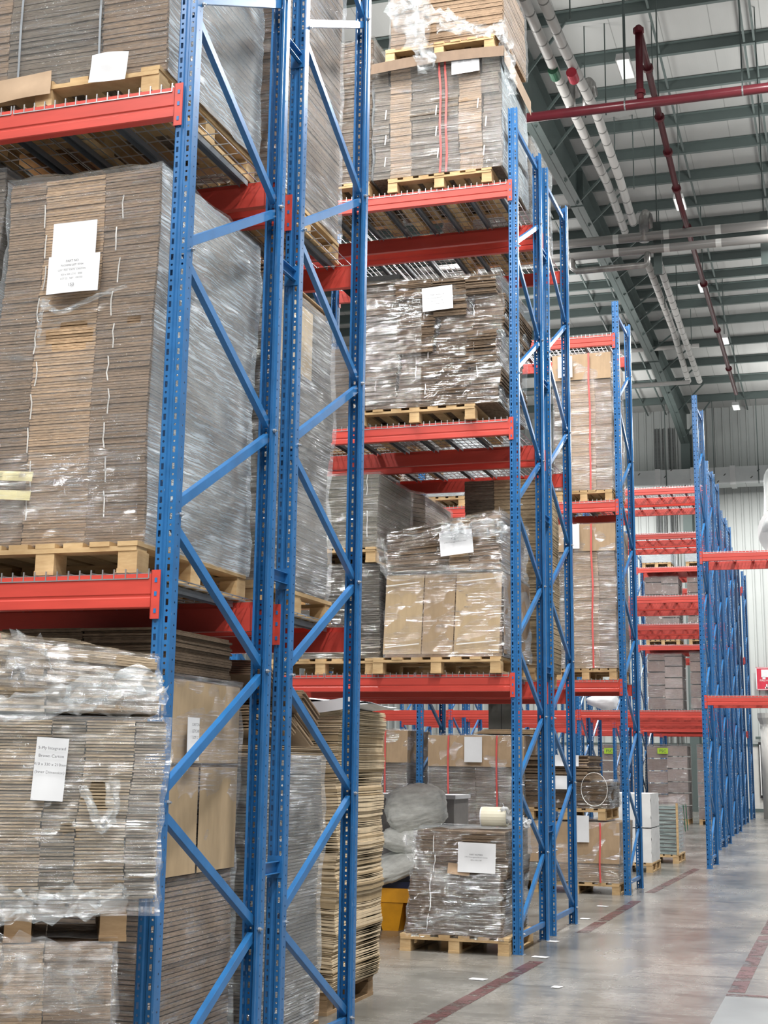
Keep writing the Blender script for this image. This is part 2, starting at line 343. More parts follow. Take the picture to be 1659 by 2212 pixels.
# ------------------------------------------------------------------ racking
PW, PD, FH = .09, .08, 7.82
def post_mesh():
    b = MB()
    half = [(.006, .007), (.012, 0), (.038, 0), (.0445, .006), (.0445, .05), (.038, .058), (.038, .08), (.026, .08)]
    pr = [(-x, y) for x, y in reversed(half)] + half
    b.strip(pr, .0025, 'z', 0, FH); return b
_pm = None
def post(parent, y, flip):
    global _pm
    if _pm is None:
        o = post_mesh().build('post', M['post'], parent); _pm = o.data
    else:
        o = bpy.data.objects.new('post', _pm); C.objects.link(o); o.parent = parent
    o.location = (0, y, 0); o.rotation_euler = (0, 0, math.pi if flip else 0); return o
def brace_mesh(p, q, hz=False):
    b = MB(); p = Vector(p); q = Vector(q); d = (q-p).normalized(); n = Vector((1,0,0)); a = d.cross(n).normalized()
    w, h = .042, .028        # C channel, open to -X
    for off, ww, hh, xo in ((0, w, .003, h/2), (w/2, .003, h, 0), (-w/2, .003, h, 0)):
        c = a*off+n*xo; vs = []
        for e in (p, q):
            for i, j in ((-1,-1),(1,-1),(1,1),(-1,1)): vs.append(e+c+a*(i*ww/2)+n*(j*hh/2))
        b.add(vs, [(0,1,2,3),(4,7,6,5),(0,4,5,1),(1,5,6,2),(2,6,7,3),(3,7,4,0)])
    return b
_frames = {}
def frame(x, y0, dep, flip, label, group, bolts=True):
    """upright frame: front post at y0, rear post ends at y0+dep; flip mirrors the zigzag"""
    key = (round(dep, 3), flip, bolts)
    if key in _frames:
        r = copy_tree(_frames[key]); r.location = (x, y0, 0); return tag(r, label, 'rack frame', group)
    r = thing('upright_frame', label, 'rack frame', (x, y0, 0), 0, group); _frames[key] = r
    post(r, 0, False); post(r, dep, True)
    ya, yb = PD-.02, dep-PD+.02
    if flip: ya, yb = yb, ya
    nodes = []; z = .17; side = 0; k = 0
    while z < 7.6:
        nodes.append((ya if side == 0 else yb, z)); z += .625; side = 1-side
    for (y1, z1), (y2, z2) in zip(nodes[:-1], nodes[1:]):
        brace_mesh((0, y1, z1+.035), (0, y2, z2-.035)).build('brace', M['brace'], r)
    for z in (.15, 7.66): brace_mesh((0, PD-.02, z), (0, dep-PD+.02, z)).build('brace', M['brace'], r)
    if bolts:
        for yy, zz in nodes:
            b = MB(); b.tube([(.040, yy, zz), (.052, yy, zz)], .011, 6); b.tube([(.044, yy, zz), (.062, yy, zz)], .005, 6); b.build('bolt', M['zinc'], r)
    for yy in (0, dep-PD-.01):
        b = MB(); b.box(-.055, .055, yy-.01, yy+PD+.02, 0, .006); b.build('foot_plate', M['zinc'] if bolts else M['brace'], r)
    return r
BL = 2.74-PW
_beam = None
def beam(x, y, z, rear, label, group):
    """x = left end; y = outer face; z = top"""
    global _beam
    if _beam is None:
        r = thing('load_beam', label, 'rack beam', (0,0,0), 0, group); _beam = r
        b = MB()
        pr = [(0, 0), (0, -.088), (.005, -.094), (.005, -.102), (0, -.108), (0, -.146), (.004, -.15), (.05, -.15), (.05, -.03), (.03, -.03), (.03, 0)]
        b.prism(pr[::-1], 'x', 0, BL); b.build('beam_body', M['red'], r)
        for s, xe in ((-1, 0), (1, BL)):
            b = MB(); xo = xe+s*.04; b.box(min(xe-s*.004, xo), max(xe-s*.004, xo), -.008, -.004, -.20, .015)
            b.box(min(xe, xe-s*.004), max(xe, xe-s*.004), -.008, .05, -.20, .015)
            cn = b.build('end_connector', M['red'], r)
            b = MB()
            for zz in (-.03, -.09, -.165): b.box(xe+s*.014, xe+s*.026, -.010, -.0075, zz-.010, zz+.010)
            b.build('hook', M['brace'], cn)
    else:
        r = copy_tree(_beam); tag(r, label, 'rack beam', group)
    if rear: r.location = (x+BL, y, z); r.rotation_euler = (0, 0, math.pi)
    else: r.location = (x, y, z); r.rotation_euler = (0, 0, 0)
    return r
_decks = {}
def deck(x, y0, z, dep, label, group, hook=True):
    wd = .86
    key = round(dep, 2)
    if key not in _decks:
        r = thing('wire_deck', label, 'wire deck', (0,0,0), 0, group); _decks[key] = r
        b = MB(); n = 15
        for i in range(n+1):
            xx = i*wd/n
            b.bar((xx, -.004, .008), (xx, dep+.004, .008), .005, .005)
            for ye, s in ((-.004, -1), (dep+.004, 1)): b.bar((xx, ye, .022), (xx, ye, -.022), .0055, .0055, up=(1,0,0))
        for j in range(10):
            yy = .02+j*(dep-.04)/9; b.bar((0, yy, .003), (wd, yy, .003), .005, .005)
        for ye in (-.006, dep+.006): b.bar((0, ye, -.022), (wd, ye, -.022), .005, .005)
        b.build('wire_mesh', M['wire'], r)
        for xx in (.12, .43, .74):
            b = MB(); b.strip([(xx-.022, -.03), (xx-.022, 0), (xx+.022, 0), (xx+.022, -.03)], .002, 'y', .05, dep-.05); b.build('support_channel', M['deckbar'], r)
    else:
        r = copy_tree(_decks[key]); tag(r, label, 'wire deck', group)
    r.location = (x, y0, z+.001); return r
LV = ('lowest', 'middle', 'top')
BAYS = ('right', 'second', 'third', 'fourth')
DEP = 1.18
def row(name, xr, y0, flip, levels, nb=1, near=False, plan=None, right=False, decks=True):
    """plan: for each bay, the level indices built"""
    for k in range(nb+1):
        end = 'right end' if k == 0 else ('left end' if k == nb else 'inner bay %s' % ('one', 'two', 'three')[k-1])
        if k == 0 or near != 'single':
            frame(xr-2.74*k, y0, DEP, flip, 'blue perforated upright frame at the %s of the %s' % (end, name), 'blue upright frames of the pallet racks', bolts=bool(near))
    for k in range(nb):
        xl = xr-2.74*(k+1)+PW/2
        for li, z in enumerate(levels):
            if plan and li not in plan[k]: continue
            beam(xl, y0-.004, z, False, 'red front beam of the %s level in the %s, %s bay' % (LV[li], name, BAYS[k]), 'red beams of the pallet racks')
            beam(xl, y0+DEP+.004, z, True, 'red rear beam of the %s level in the %s, %s bay' % (LV[li], name, BAYS[k]), 'red beams of the pallet racks')
            if decks and k == 0 or (decks and near):
                for q, pn in enumerate(('left', 'centre', 'right')):
                    deck(xl+.02+q*.875, y0, z, DEP, '%s wire deck on the %s level of the %s, %s bay' % (pn, LV[li], name, BAYS[k]), 'wire decks on the pallet racks')
AX, BX, CX = -2.84, -2.80, -2.76
row('nearest rack, front row', AX, 5.62, False, (2.40, 4.72), 1, True)
row('nearest rack, back row', AX, 7.03, True, (2.40, 4.72), 1, True)
row('second rack, front row', BX, 12.50, False, (2.38, 4.72, 7.06), 1, True)
row('second rack, back row', BX, 13.98, True, (2.38, 4.72, 7.06), 1, True)
row('third rack', CX, 18.64, False, (2.68, 5.05, 7.35), 2, True, plan=[(0,1,2),(0,1)])
L3 = (2.70, 5.03, 7.30)
row('fifth rack, front row', -2.56, 29.55, False, L3, 3, False, plan=[(0,1,2),(0,),(0,)])
row('fifth rack, back row', -2.56, 31.00, True, L3, 3, False, plan=[(0,1,2),(0,),(0,)])
row('sixth rack, front row', -2.77, 35.6, False, L3, 3, False, plan=[(0,1,2),(0,),(0,)])
row('sixth rack, back row', -2.77, 37.1, True, L3, 3, False, plan=[(0,1,2),(0,),(0,)])
row('seventh rack, front row', -3.00, 41.9, False, L3, 2, False, plan=[(0,1,2),(0,)])
row('seventh rack, back row', -3.00, 43.3, True, L3, 2, False, plan=[(0,1,2),(0,)])
row('eighth rack', -3.06, 47.2, False, L3, 2, False, plan=[(0,1,2),(0,)])
# fourth rack: a tunnel bay that reaches over the aisle to the right
G = 'blue upright frames of the pallet racks'
frame(-2.24, 24.04, DEP, False, 'blue upright frame of the fourth rack, where the tunnel beams begin', G, False)
frame(.50, 24.04, DEP, False, 'blue upright frame across the aisle carrying the tunnel beams', G, False)
for z, nm in ((2.73, 'lower'), (5.10, 'upper')):
    beam(-2.24+PW/2, 24.036, z, False, 'red front beam of the %s level spanning the aisle to the right' % nm, 'red beams of the pallet racks')
    beam(-2.24+PW/2, 24.044+DEP, z, True, 'red rear beam of the %s level spanning the aisle to the right' % nm, 'red beams of the pallet racks')
    for q, pn in enumerate(('left', 'centre', 'right')): deck(-2.24+PW/2+.02+q*.875, 24.04, z, DEP, '%s wire deck on the %s level spanning the aisle' % (pn, nm), 'wire decks on the pallet racks')
for xc, ya, yb, zs, nm in ((AX, 6.80, 7.03, (1.07, 2.55, 4.25, 5.57, 7.0), 'nearest'), (BX, 13.68, 13.98, (1.0, 2.5, 4.0, 5.4, 6.8), 'second')):
    for i, z in enumerate(zs):
        t = thing('row_spacer', 'blue row spacer of the %s double rack, %s from the floor' % (nm, ('first','second','third','fourth','fifth')[i]), 'row spacer', (xc, (ya+yb)/2, z), 0, 'blue spacers between back to back frames')
        h = (yb-ya)/2; b = MB(); b.box(.006, .009, -h-.03, h+.03, -.03, .03); b.box(.006, .03, -h, h, .027, .03); b.box(.006, .03, -h, h, -.03, -.027); b.build('channel', M['brace'], t)
        for s in (-1, 1):
            b = MB(); b.box(-.040, .040, s*h+(-.006 if s > 0 else 0), s*h+(0 if s > 0 else .006), -.055, .055); b.build('end_plate', M['brace'], t)

# ------------------------------------------------------------------ pallets
def pallet(x0, x1, y0, y1, z, label, wood='wood', simple=False, rz=0, nboard=7):
    w, d = x1-x0, y1-y0; t = thing('wooden_pallet', label, 'pallet', ((x0+x1)/2, (y0+y1)/2, z), rz, 'wooden pallets'); rnd = random.Random(int((x0*7+y0*13+z*31)*100))
    mt = M[wood]; X0, X1, Y0, Y1 = -w/2, w/2, -d/2, d/2
    b = MB(); bw = .10
    for i in range(nboard):
        xx = X0+(w-bw)*i/(nboard-1); e = rnd.uniform(-.006, .006)
        b.box(xx, xx+bw, Y0+e, Y1+e, .122, .144)
    b.build('top_deck', mt, t)
    for j in range(3):
        yy = Y0+(d-.1)*j/2; b = MB(); b.box(X0+.005, X1-.005, yy, yy+.1, .1, .122); b.build('stringer_board', mt, t)
    for i in range(3):
        xx = X0+(w-.1)*i/2
        b = MB(); b.box(xx, xx+.1, Y0, Y1, 0, .022); b.build('bottom_runner', mt, t)
        for j in range(3):
            yy = Y0+(d-.12)*j/2+.004; b = MB(); b.box(xx+.002, xx+.098, yy, yy+.112, .022, .1); b.build('block', mt, t)
    return t

# ------------------------------------------------------------------ stretch wrapped loads
def cvar(rnd, c, a=.12):
    k = 1+rnd.uniform(-a, a); return tuple(min(1, x*k) for x in c)
TD, TM, TL, TP, TG, TT = (.135,.098,.067), (.265,.185,.122), (.42,.295,.18), (.22,.155,.13), (.16,.13,.10), (.40,.285,.18)
_dg = None
def text_mesh(s, size, parent, loc, rot=(math.pi/2,0,0), mat='ink', name='printed_text', align='CENTER'):
    cu = bpy.data.curves.new('t', 'FONT'); cu.body = s; cu.size = size; cu.align_x = align; cu.resolution_u = 2
    ob = bpy.data.objects.new('t', cu); C.objects.link(ob); bpy.context.view_layer.update()
    me = bpy.data.meshes.new_from_object(ob.evaluated_get(bpy.context.evaluated_depsgraph_get())); me.materials.clear(); me.materials.append(M[mat])
    bpy.data.objects.remove(ob); bpy.data.curves.remove(cu)
    o = bpy.data.objects.new(name, me); C.objects.link(o); o.parent = parent; o.location = loc; o.rotation_euler = rot; return o
def paper(parent, x, y, z, w, h, rot=0, lines=(), curl=.01, name='paper_label', mat='paper', tilt=0):
    """sheet in the local XZ plane facing -Y, slightly curled"""
    b = MB()
    for yo in (0, .0012):
        b.grid(6, 8, lambda u, v: ((u-.5)*w, yo-curl*math.sin(u*3.1)*(.4+.6*math.cos(v*4+x*9))-curl*.6*(1-v)**2, (v-.5)*h))
    o = b.build(name, M[mat], parent, smooth=True); o.location = (x, y, z); o.rotation_euler = (tilt, rot, 0)
    for i, (s, zz, sz) in enumerate(lines):
        text_mesh(s, sz, o, (0, -curl*1.7-.002, zz))
    return o
def stack(label, x0, x1, y0, y1, z0, z1, cols, lh=.016, film='film', side=None, rz=0, jit=.005, warp=.010, seed=1, cat='wrapped load', group='wrapped pallet loads of cardboard',
          cap=None, ties=(), straps=(), lean=(0, 0), holes=(), top=.6, name='carton_load', course=None, fin=.07, taper=0, topdip=0.0, fold=0.012, slant=0, skirt=0, gap=.10):
    rnd = random.Random(seed); w, d, h = x1-x0, y1-y0, z1-z0
    t = thing(name, label, cat, ((x0+x1)/2, (y0+y1)/2, z0), rz, group)
    def W(p, amp=1):
        x, y, z = p; s = z/h
        nx = mnoise.noise(Vector((seed*3.1, y*.4, z*2.3)))*warp*2.2*amp; ny = mnoise.noise(Vector((x*.9+seed, 7.7, z*2.1)))*warp*1.8*amp
        k = 1+taper*(1-s)
        return (x*k+nx+lean[0]*s, y*k+ny+lean[1]*s, z+slant*x*s)
    X = -w/2; hh = h-(cap or 0)*0
    for ci, (fw, tone) in enumerate(cols):
        cw = w*fw; b = MB(); z = 0; k = 0; cz = 0; off = 0
        while z < h-.002:
            dz = min(lh*rnd.uniform(.85, 1.15), h-z); g = dz*gap
            if course:
                cz += dz
                if cz > course: cz = 0; off = rnd.uniform(-1, 1)*jit*3; tone2 = None
            jx = rnd.uniform(-jit, jit)*.6+off; jy = rnd.uniform(-jit, jit)+(off*.7); tone_k = cvar(rnd, tone, .14)
            if cap and z > h-cap: tone_k = TL; jy = -.004; jx = 0
            vs = [(X-(jit if ci == 0 else 0)+jx, -d/2+jy, z), (X+cw-.003+jx, -d/2+jy, z), (X+cw-.003+jx, d/2+jy, z), (X+jx, d/2+jy, z)]
            vs += [(x_, y_, z+dz-g) for x_, y_, _ in vs]
            b.add([W(v) for v in vs], [(0,3,2,1),(4,5,6,7),(0,1,5,4),(1,2,6,5),(2,3,7,6),(3,0,4,7)], 0, tone_k); z += dz
        b.build('carton_bundle', M['card'], t); X += cw
    if cap:
        b = MB(); e = .014
        b.grid(10, 3, lambda u, v: W((-w/2-e+u*(w+2*e), -d/2-e-.004, h-cap+v*(cap+.004))), col=TT)
        b.grid(6, 3, lambda u, v: W((w/2+e, -d/2-e+u*(d+2*e), h-cap+v*(cap+.004))), col=TT)
        b.grid(6, 6, lambda u, v: W((-w/2-e+u*(w+2*e), -d/2-e+v*(d+2*e), h+.004)), col=TT)
        b.build('cardboard_cap', M['board'], t)
    for (xx, za, zb) in ties:          # string ties on the front
        b = MB(); q = [W((xx+(rnd.uniform(-.006,.006)), -d/2-.009, za+(zb-za)*i/3)) for i in range(4)]
        b.tube(q, .0035, 4); b.build('string_tie', M['tie'], t)
    for (xx, wd, mt) in straps:
        b = MB(); n = 14
        for i in range(n):
            pa = W((xx, -d/2-.02-(.015 if cap else 0), h*i/n)); pb = W((xx, -d/2-.02-(.015 if cap else 0), h*(i+1)/n)); b.bar(pa, pb, wd, .002, up=(0,1,0))
        pa = W((xx, -d/2-.02, h+.008)); pb = W((xx, d/2+.02, h+.008)); b.bar(pa, pb, wd, .003)
        b.build('strap', M[mt], t)
    if film:
        b = MB(); e = .016
        mats = [M[film], M[side or film]]
        def pt(fx, fy, z):
            p = W((fx, fy, z)); n = mnoise.noise(Vector((p[0]*5+seed, p[1]*5, p[2]*9)))*fold; n2 = mnoise.noise(Vector((p[0]*17, p[1]*17, p[2]*23+seed)))*fold*.5
            l = math.hypot(fx, fy) or 1; return (p[0]+(n+n2)*fx/l*1.4, p[1]+(n+n2)*fy/l*1.4, p[2])
        nz = max(6, int(h/fin)); zt = h+.015; zb = -skirt
        for (ax, ay), (bx, by), mi in (((-w/2-e, -d/2-e), (w/2+e, -d/2-e), 0), ((w/2+e, -d/2-e), (w/2+e, d/2+e), 1), ((w/2+e, d/2+e), (-w/2-e, d/2+e), 0), ((-w/2-e, d/2+e), (-w/2-e, -d/2-e), 1)):
            L = math.hypot(bx-ax, by-ay); nu = max(6, int(L/fin)); base = len(b.v)
            vs = [pt(ax+(bx-ax)*i/nu, ay+(by-ay)*i/nu, zb+(zt-zb)*j/nz-(topdip*math.sin(math.pi*i/nu) if j == nz else 0)) for j in range(nz+1) for i in range(nu+1)]
            fs = []
            for j in range(nz):
                for i in range(nu):
                    xc = ax+(bx-ax)*(i+.5)/nu; zc = zb+(zt-zb)*(j+.5)/nz
                    if mi == 0 and ay < 0 and any(((xc-hx)/hrx)**2+((zc-hz)/hrz)**2 < 1+.5*mnoise.noise(Vector((xc*30, zc*30, 3))) for hx, hz, hrx, hrz in holes): continue
                    fs.append((j*(nu+1)+i, j*(nu+1)+i+1, (j+1)*(nu+1)+i+1, (j+1)*(nu+1)+i))
            b.add(vs, fs, mi)
        if top:
            b.grid(10, 8, lambda u, v: pt((u-.5)*(w+2*e), (v-.5)*(d+2*e), zt+.01+.02*mnoise.noise(Vector((u*6, v*6, seed)))), 1)
        b.build('stretch_film', mats, t, smooth=True)
    t['dim'] = 0; del t['dim']
    return t
def crumple(parent, pts, w0, w1, seed, mat='filmw', name='loose_film'):
    """a torn, gathered ribbon of film along pts (local coordinates)"""
    b = MB(); pts = [Vector(p) for p in pts]; n = 26
    def at(u):
        k = u*(len(pts)-1); i = min(int(k), len(pts)-2); return pts[i].lerp(pts[i+1], k-i)
    def fn(u, v):
        p = at(u); q = (at(min(1, u+.02))-at(max(0, u-.02))).normalized(); a = q.cross(Vector((0,1,0))); a = a.normalized() if a.length > .01 else Vector((1,0,0))
        ww = w0+(w1-w0)*u; nn = Vector((mnoise.noise(Vector((u*9, v*5, seed))), -abs(mnoise.noise(Vector((u*11, v*7, seed+5)))), mnoise.noise(Vector((u*13, v*6, seed+9)))))
        return p+a*(v-.5)*ww+nn*.05*ww/.1
    b.grid(n, 7, fn); return b.build(name, M[mat], parent, smooth=True)
def wrap_patch(parent, x0, x1, z0, z1, y, seed, mat='filmd', name='glint_film', amp=.03):  # extra glossy film sheet added over the wrap to catch lamp glints
    b = MB(); nu, nv = max(6, int((x1-x0)/.04)), max(6, int((z1-z0)/.03))
    b.grid(nu, nv, lambda u, v: (x0+(x1-x0)*u, y-.01+amp*mnoise.noise(Vector((u*9, v*7+u*5, seed)))*min(1, 6*u*(1-u))+amp*.6*mnoise.noise(Vector((u*21, v*23+u*11, seed+4))), z0+(z1-z0)*v+.04*mnoise.noise(Vector((u*5, v*2, seed+8)))))
    return b.build(name, M[mat], parent, smooth=True)
def px(u0, u1, v0, v1, y):
    um, vm = (u0+u1)/2, (v0+v1)/2
    return aty(u0, vm, y).x, aty(u1, vm, y).x, aty(um, v1, y).z, aty(um, v0, y).z
def lp(t, P): return Vector(P)-t.location      # world point -> local (unrotated things)

# ------------------------------------------------------------------ loads: nearest rack
PZ = .146
MC = [(.22, TD), (.50, TM), (.28, TG)]
t = stack('stretch wrapped cardboard cartons on the topmost pallet at upper left, grey strapping', -4.25, -2.99, 5.70, 6.82, 4.73+PZ, 6.45, [(.3, TM), (.42, TG), (.28, TM)], .017, 'film', 'filmx', seed=11, fin=.05, warp=.006, straps=((-.18, .012, 'deckbar'), (.27, .012, 'deckbar')), skirt=.02)
P = lp(t, aty(243, 153, 5.68)); paper(t, P.x, P.y-.035, P.z, .20, .15, .04, curl=.02)
P = lp(t, aty(60, 195, 5.68)); paper(t, P.x, P.y-.03, P.z, .30, .13, -.05, curl=.015, name='kraft_paper_scrap', mat='kraft')
pallet(-4.27, -3.0, 5.66, 6.84, 4.73, 'pallet on the top level of the nearest rack under strapped cartons at upper left')
t = stack('tall wrapped stack of tan flat cartons with packing list and torn hole, middle left', -3.80, -2.985, 5.69, 6.86, 2.41+PZ, 4.36, [(.24, TM), (.40, (.47,.325,.20)), (.36, TM)], .0135, 'film', 'filmx', seed=4, gap=.2, fin=.035, warp=.012, jit=.004,
      holes=((-.015, .985, .125, .075), (.30, 1.05, .035, .022)), ties=[(-.20+.012*math.sin(i*2), .12+.16*i, .12+.16*i+.12) for i in range(10)]+[(.20+.015*math.sin(i*3), .12+.16*i, .12+.16*i+.12) for i in range(10)], skirt=.01)
P = lp(t, aty(163, 530, 5.66)); paper(t, P.x, P.y-.012, P.z+.03, .235, .17, 0, curl=.004)
P = lp(t, aty(163, 592, 5.66)); paper(t, P.x, P.y-.02, P.z-.005, .275, .19, 0, curl=.008, lines=(('PART NO', .055, .016), ('PACKING LIST  07/04', .035, .013), ('QTY  PCS   DATE  CARTON', .012, .012), ('420 x 320 x 210   3000', -.01, .012), ('LOT 22   NET   GROSS', -.03, .012), ('150', -.065, .022)))
cr = lp(t, aty(130, 660, 5.66)); crumple(t, [(cr.x-.1, cr.y-.02, cr.z+.02), (cr.x+.02, cr.y-.03, cr.z-.05), (cr.x+.22, cr.y-.03, cr.z+.02), (cr.x+.36, cr.y-.02, cr.z+.06)], .03, .02, 3)
crumple(t, [(cr.x-.06, cr.y-.02, cr.z+.03), (cr.x-.085, cr.y-.03, cr.z-.06), (cr.x-.09, cr.y-.02, cr.z-.16)], .04, .015, 8)
for (u, v, wd) in ((35, 1030, .20), (32, 1071, .19)):
    P = lp(t, aty(u, v, 5.66)); paper(t, P.x, P.y-.02, P.z, wd, .045, .08, curl=.003, name='cream_tape', mat='tape')
wrap_patch(t, -.40, .40, .02, .42, -.625, 3); wrap_patch(t, -.40, .20, .10, .36, -.645, 5)
pallet(-3.92, -2.98, 5.64, 6.86, 2.41, 'pallet under the tall tan carton stack on the nearest rack, middle level')
stack('dark carton stack at the left picture edge beside the tall tan stack', -4.9, -3.87, 5.74, 6.8, 2.41+PZ, 4.46, [(.5, TD), (.5, TG)], .02, 'film', seed=7, fin=.1)
pallet(-5.0, -3.97, 5.70, 6.8, 2.41, 'pallet under the dark carton stack at the left picture edge')
# back row of the nearest rack
stack('tall film wrapped load on the top level behind the nearest rack spacers', -4.1, -2.985, 7.07, 8.16, 4.73+PZ, 7.1, [(.5, TG), (.5, TM)], .018, 'film', 'filmw', seed=21, fin=.06, warp=.014)
pallet(-4.1, -2.98, 7.05, 8.18, 4.73, 'pallet on the top level of the nearest rack, back row')
t = stack('cloudy film wrapped load with brown sheets on top, nearest rack back row middle', -4.1, -2.985, 7.07, 8.10, 2.41+PZ, 4.28, [(.5, TM), (.5, TG)], .018, 'film', 'filmw', seed=22, fin=.06, warp=.014)
b = MB()
for i in range(7): b.box(-.55+.01*i, .54-.012*(i % 3), -.50+.02*(i % 2), .50-.02*(i % 3), 1.735+.012*i, 1.742+.012*i, 0, cvar(random.Random(i), TL))
b.build('loose_cardboard_sheets', M['board'], t)
b = MB(); b.grid(1, 1, lambda u, v: (.565, -.40+.55*u, 1.28+.42*v), col=(.62,.48,.30)); b.build('folded_carton_side', M['board'], t)
pallet(-4.1, -2.98, 7.05, 8.18, 2.41, 'pallet on the middle level of the nearest rack, back row')
# ground level, nearest rack
t = stack('large plain brown boxes in film standing on the floor behind the first frame', -4.15, -3.0, 5.95, 6.85, PZ, 1.98, [(.5, TM), (.5, TM)], .022, 'film', 'film', seed=31, gap=.25, fin=.06, warp=.010)
b = MB()
for ya, yb, za, zb in ((-.45, -.02, .93, 1.42), (.0, .44, .93, 1.42), (-.45, .44, 1.44, 1.82)):
    b.grid(4, 4, lambda u, v: (.59, ya+(yb-ya)*u, za+(zb-za)*v), col=(.46,.34,.21))
b.build('plain_box_side', M['board'], t)
b = MB(); q = paper(t, .62, -.16, 1.55, .13, .20, 0, curl=.006, lines=(('CARTON', .06, .02), ('QTY 240', .03, .02), ('LOT 12', 0, .02))); q.rotation_euler = (0, 0, math.pi/2)
pallet(-4.2, -3.02, 5.93, 6.87, 0, 'floor pallet under the plain brown boxes behind the first frame')
stack('long dark bundle of flat cartons lying on top under the lowest beam, left', -3.9, -3.02, 6.05, 6.8, 1.99, 2.21, [(.5, TD), (.5, TD)], .012, None, seed=33, jit=.01, cat='carton bundle', name='carton_bundle_stack')
t = stack('film wrapped layered cartons on the floor seen through the second frame', -4.1, -2.995, 7.10, 8.12, PZ, 1.62, [(.5, TM), (.5, TG)], .017, 'film', 'filmw', seed=34, gap=.22, fin=.05, warp=.012)
pallet(-4.12, -3.0, 7.08, 8.16, 0, 'floor pallet seen through the second frame of the nearest rack', 'woodd')
rnd = random.Random(5)
t = thing('flat_carton_pile', 'untidy pile of loose flat cartons slanting on top of the wrapped layered cartons', 'carton pile', (-3.5, 7.6, 1.64))
for k in range(3):
    b = MB(); z = .0
    for i in range(9):
        j = rnd.uniform(-.015, .015); b.box(-.48+j, .47+j, -.50+.33*k-.02, -.50+.33*k+.29+j, z, z+.009, 0, cvar(rnd, TT, .25)); z += .012+rnd.uniform(0, .006)
    o = b.build('carton_bundle', M['board'], t); o.location = (0, 0, .05+.09*k); o.rotation_euler = (rnd.uniform(-.1, .3)-.35, rnd.uniform(-.06, .06), 0)
    b = MB(); z = .0
    for i in range(7):
        j = rnd.uniform(-.02, .02); b.box(-.45+j, .49+j, -.46+.33*k, -.46+.33*k+.27+j, z, z+.009, 0, cvar(rnd, TM, .25)); z += .013
    o = b.build('carton_bundle', M['board'], t); o.location = (0, 0, .24+.07*k); o.rotation_euler = (-.42, .03, 0)
# tall pile of bare tan sheets beyond the nearest rack
rnd = random.Random(9); t = thing('sheet_pile', 'tall wavy pile of bare tan cardboard sheets behind the nearest rack, white sheet on top', 'sheet pile', (-3.71, 9.6, .15))
b = MB(); z = 0; k = 0; dx = 0
hs = 1.80
while z < hs:
    th = rnd.choice((.007, .010, .014, .020)); s = z/hs; j = rnd.uniform(-.005, .005)+.012*math.sin(z*3.2)+.010*math.sin(z*23); dark = rnd.random() < .14
    col = cvar(rnd, (.62,.50,.34) if not dark else (.36,.27,.16), .06); j2 = rnd.uniform(-.006, .006); amp = .004*(1.5-s)
    x0, x1, y0, y1 = -.45, .45+.04*s+j, -.52+j2, .46
    g = .004 if not dark else .001; n = 12
    for side in (0, 1, 2):
        pass
    ring = [(x0+(x1-x0)*i/n, y0, amp*math.sin(i*1.4+z*2)) for i in range(n+1)]+[(x1, y0+(y1-y0)*i/8, amp*math.sin(n*1.4+z*2+i)) for i in range(1, 9)]+[(x0, y1, 0)]
    vs = [(p[0], p[1], z+p[2]) for p in ring]+[(p[0], p[1], z+p[2]+th-g) for p in ring]; m = len(ring)
    b.add(vs, [(i, (i+1) % m, m+(i+1) % m, m+i) for i in range(m)]+[tuple(range(m-1,-1,-1)), tuple(range(m, 2*m))], 0, col); z += th; k += 1
b.build('cardboard_sheets', M['board'], t)
b = MB()
for q in range(3): b.grid(10, 6, lambda u, v: (-.4+u*(.98+.03*q), -.56+v*.9, hs+.02+.012*q+.02*math.sin(u*7+q*2)+.012*math.sin(v*6)))
b.grid(12, 5, lambda u, v: (-.4+u*1.0, -.57-.012*math.sin(u*9), hs+.045-.075*v+.02*math.sin(u*7)+.02*u)); b.build('white_top_sheet', M['paper'], t, smooth=True)
pallet(-4.2, -3.29, 9.1, 10.05, 0, 'floor pallet under the tall pile of bare tan sheets', 'woodd')
# leaning loads at the lower left, standing in the aisle before the rack (turned 30 degrees)
def corner(cx, cy, rz, w, d): # right front corner -> centre
    c, s = math.cos(rz), math.sin(rz); return (cx-c*w/2-s*d/2, cy-s*w/2+c*d/2)
RZ = math.radians(30)
def turned(label, cx, cy, w, d, z0, z1, **k):
    X, Y = corner(cx, cy, RZ, w, d); return stack(label, X-w/2, X+w/2, Y-d/2, Y+d/2, z0, z1, rz=RZ, **k)
t = turned('bulging wrapped stack of open fluted brown cartons with white carton label, lower left', -2.455, 4.93, .82, .72, 1.10, 1.74, cols=[(.22, (.27,.225,.155)), (.27, (.40,.305,.20)), (.15, (.28,.225,.16)), (.22, (.38,.295,.195)), (.14, (.27,.22,.165))],
      lh=.0115, gap=.30, film='film', seed=41, fin=.03, warp=.018, jit=.006, holes=((.19, .36, .055, .045),), fold=.022, skirt=.06, straps=())
paper(t, -.0, -.40, .46, .115, .225, .05, curl=.006, lines=(('5-Ply Integrated', .07, .0155), ('Brown Carton', .042, .0155), ('410 x 330 x 210mm', .012, .0145), ('(Inner Dimension)', -.016, .0145)))
crumple(t, [(-.44, -.40, .60), (-.25, -.42, .66), (.02, -.43, .70), (.2, -.40, .76), (.40, -.38, .78)], .10, .12, 12, 'filmw')
crumple(t, [(.12, -.40, .40), (.17, -.44, .30), (.20, -.42, .25), (.24, -.41, .32), (.22, -.40, .42)], .03, .05, 15, 'filmw')
crumple(t, [(-.42, -.40, .03), (-.2, -.43, -.03), (.05, -.43, -.01), (.30, -.40, .0)], .14, .08, 17, 'filmw')
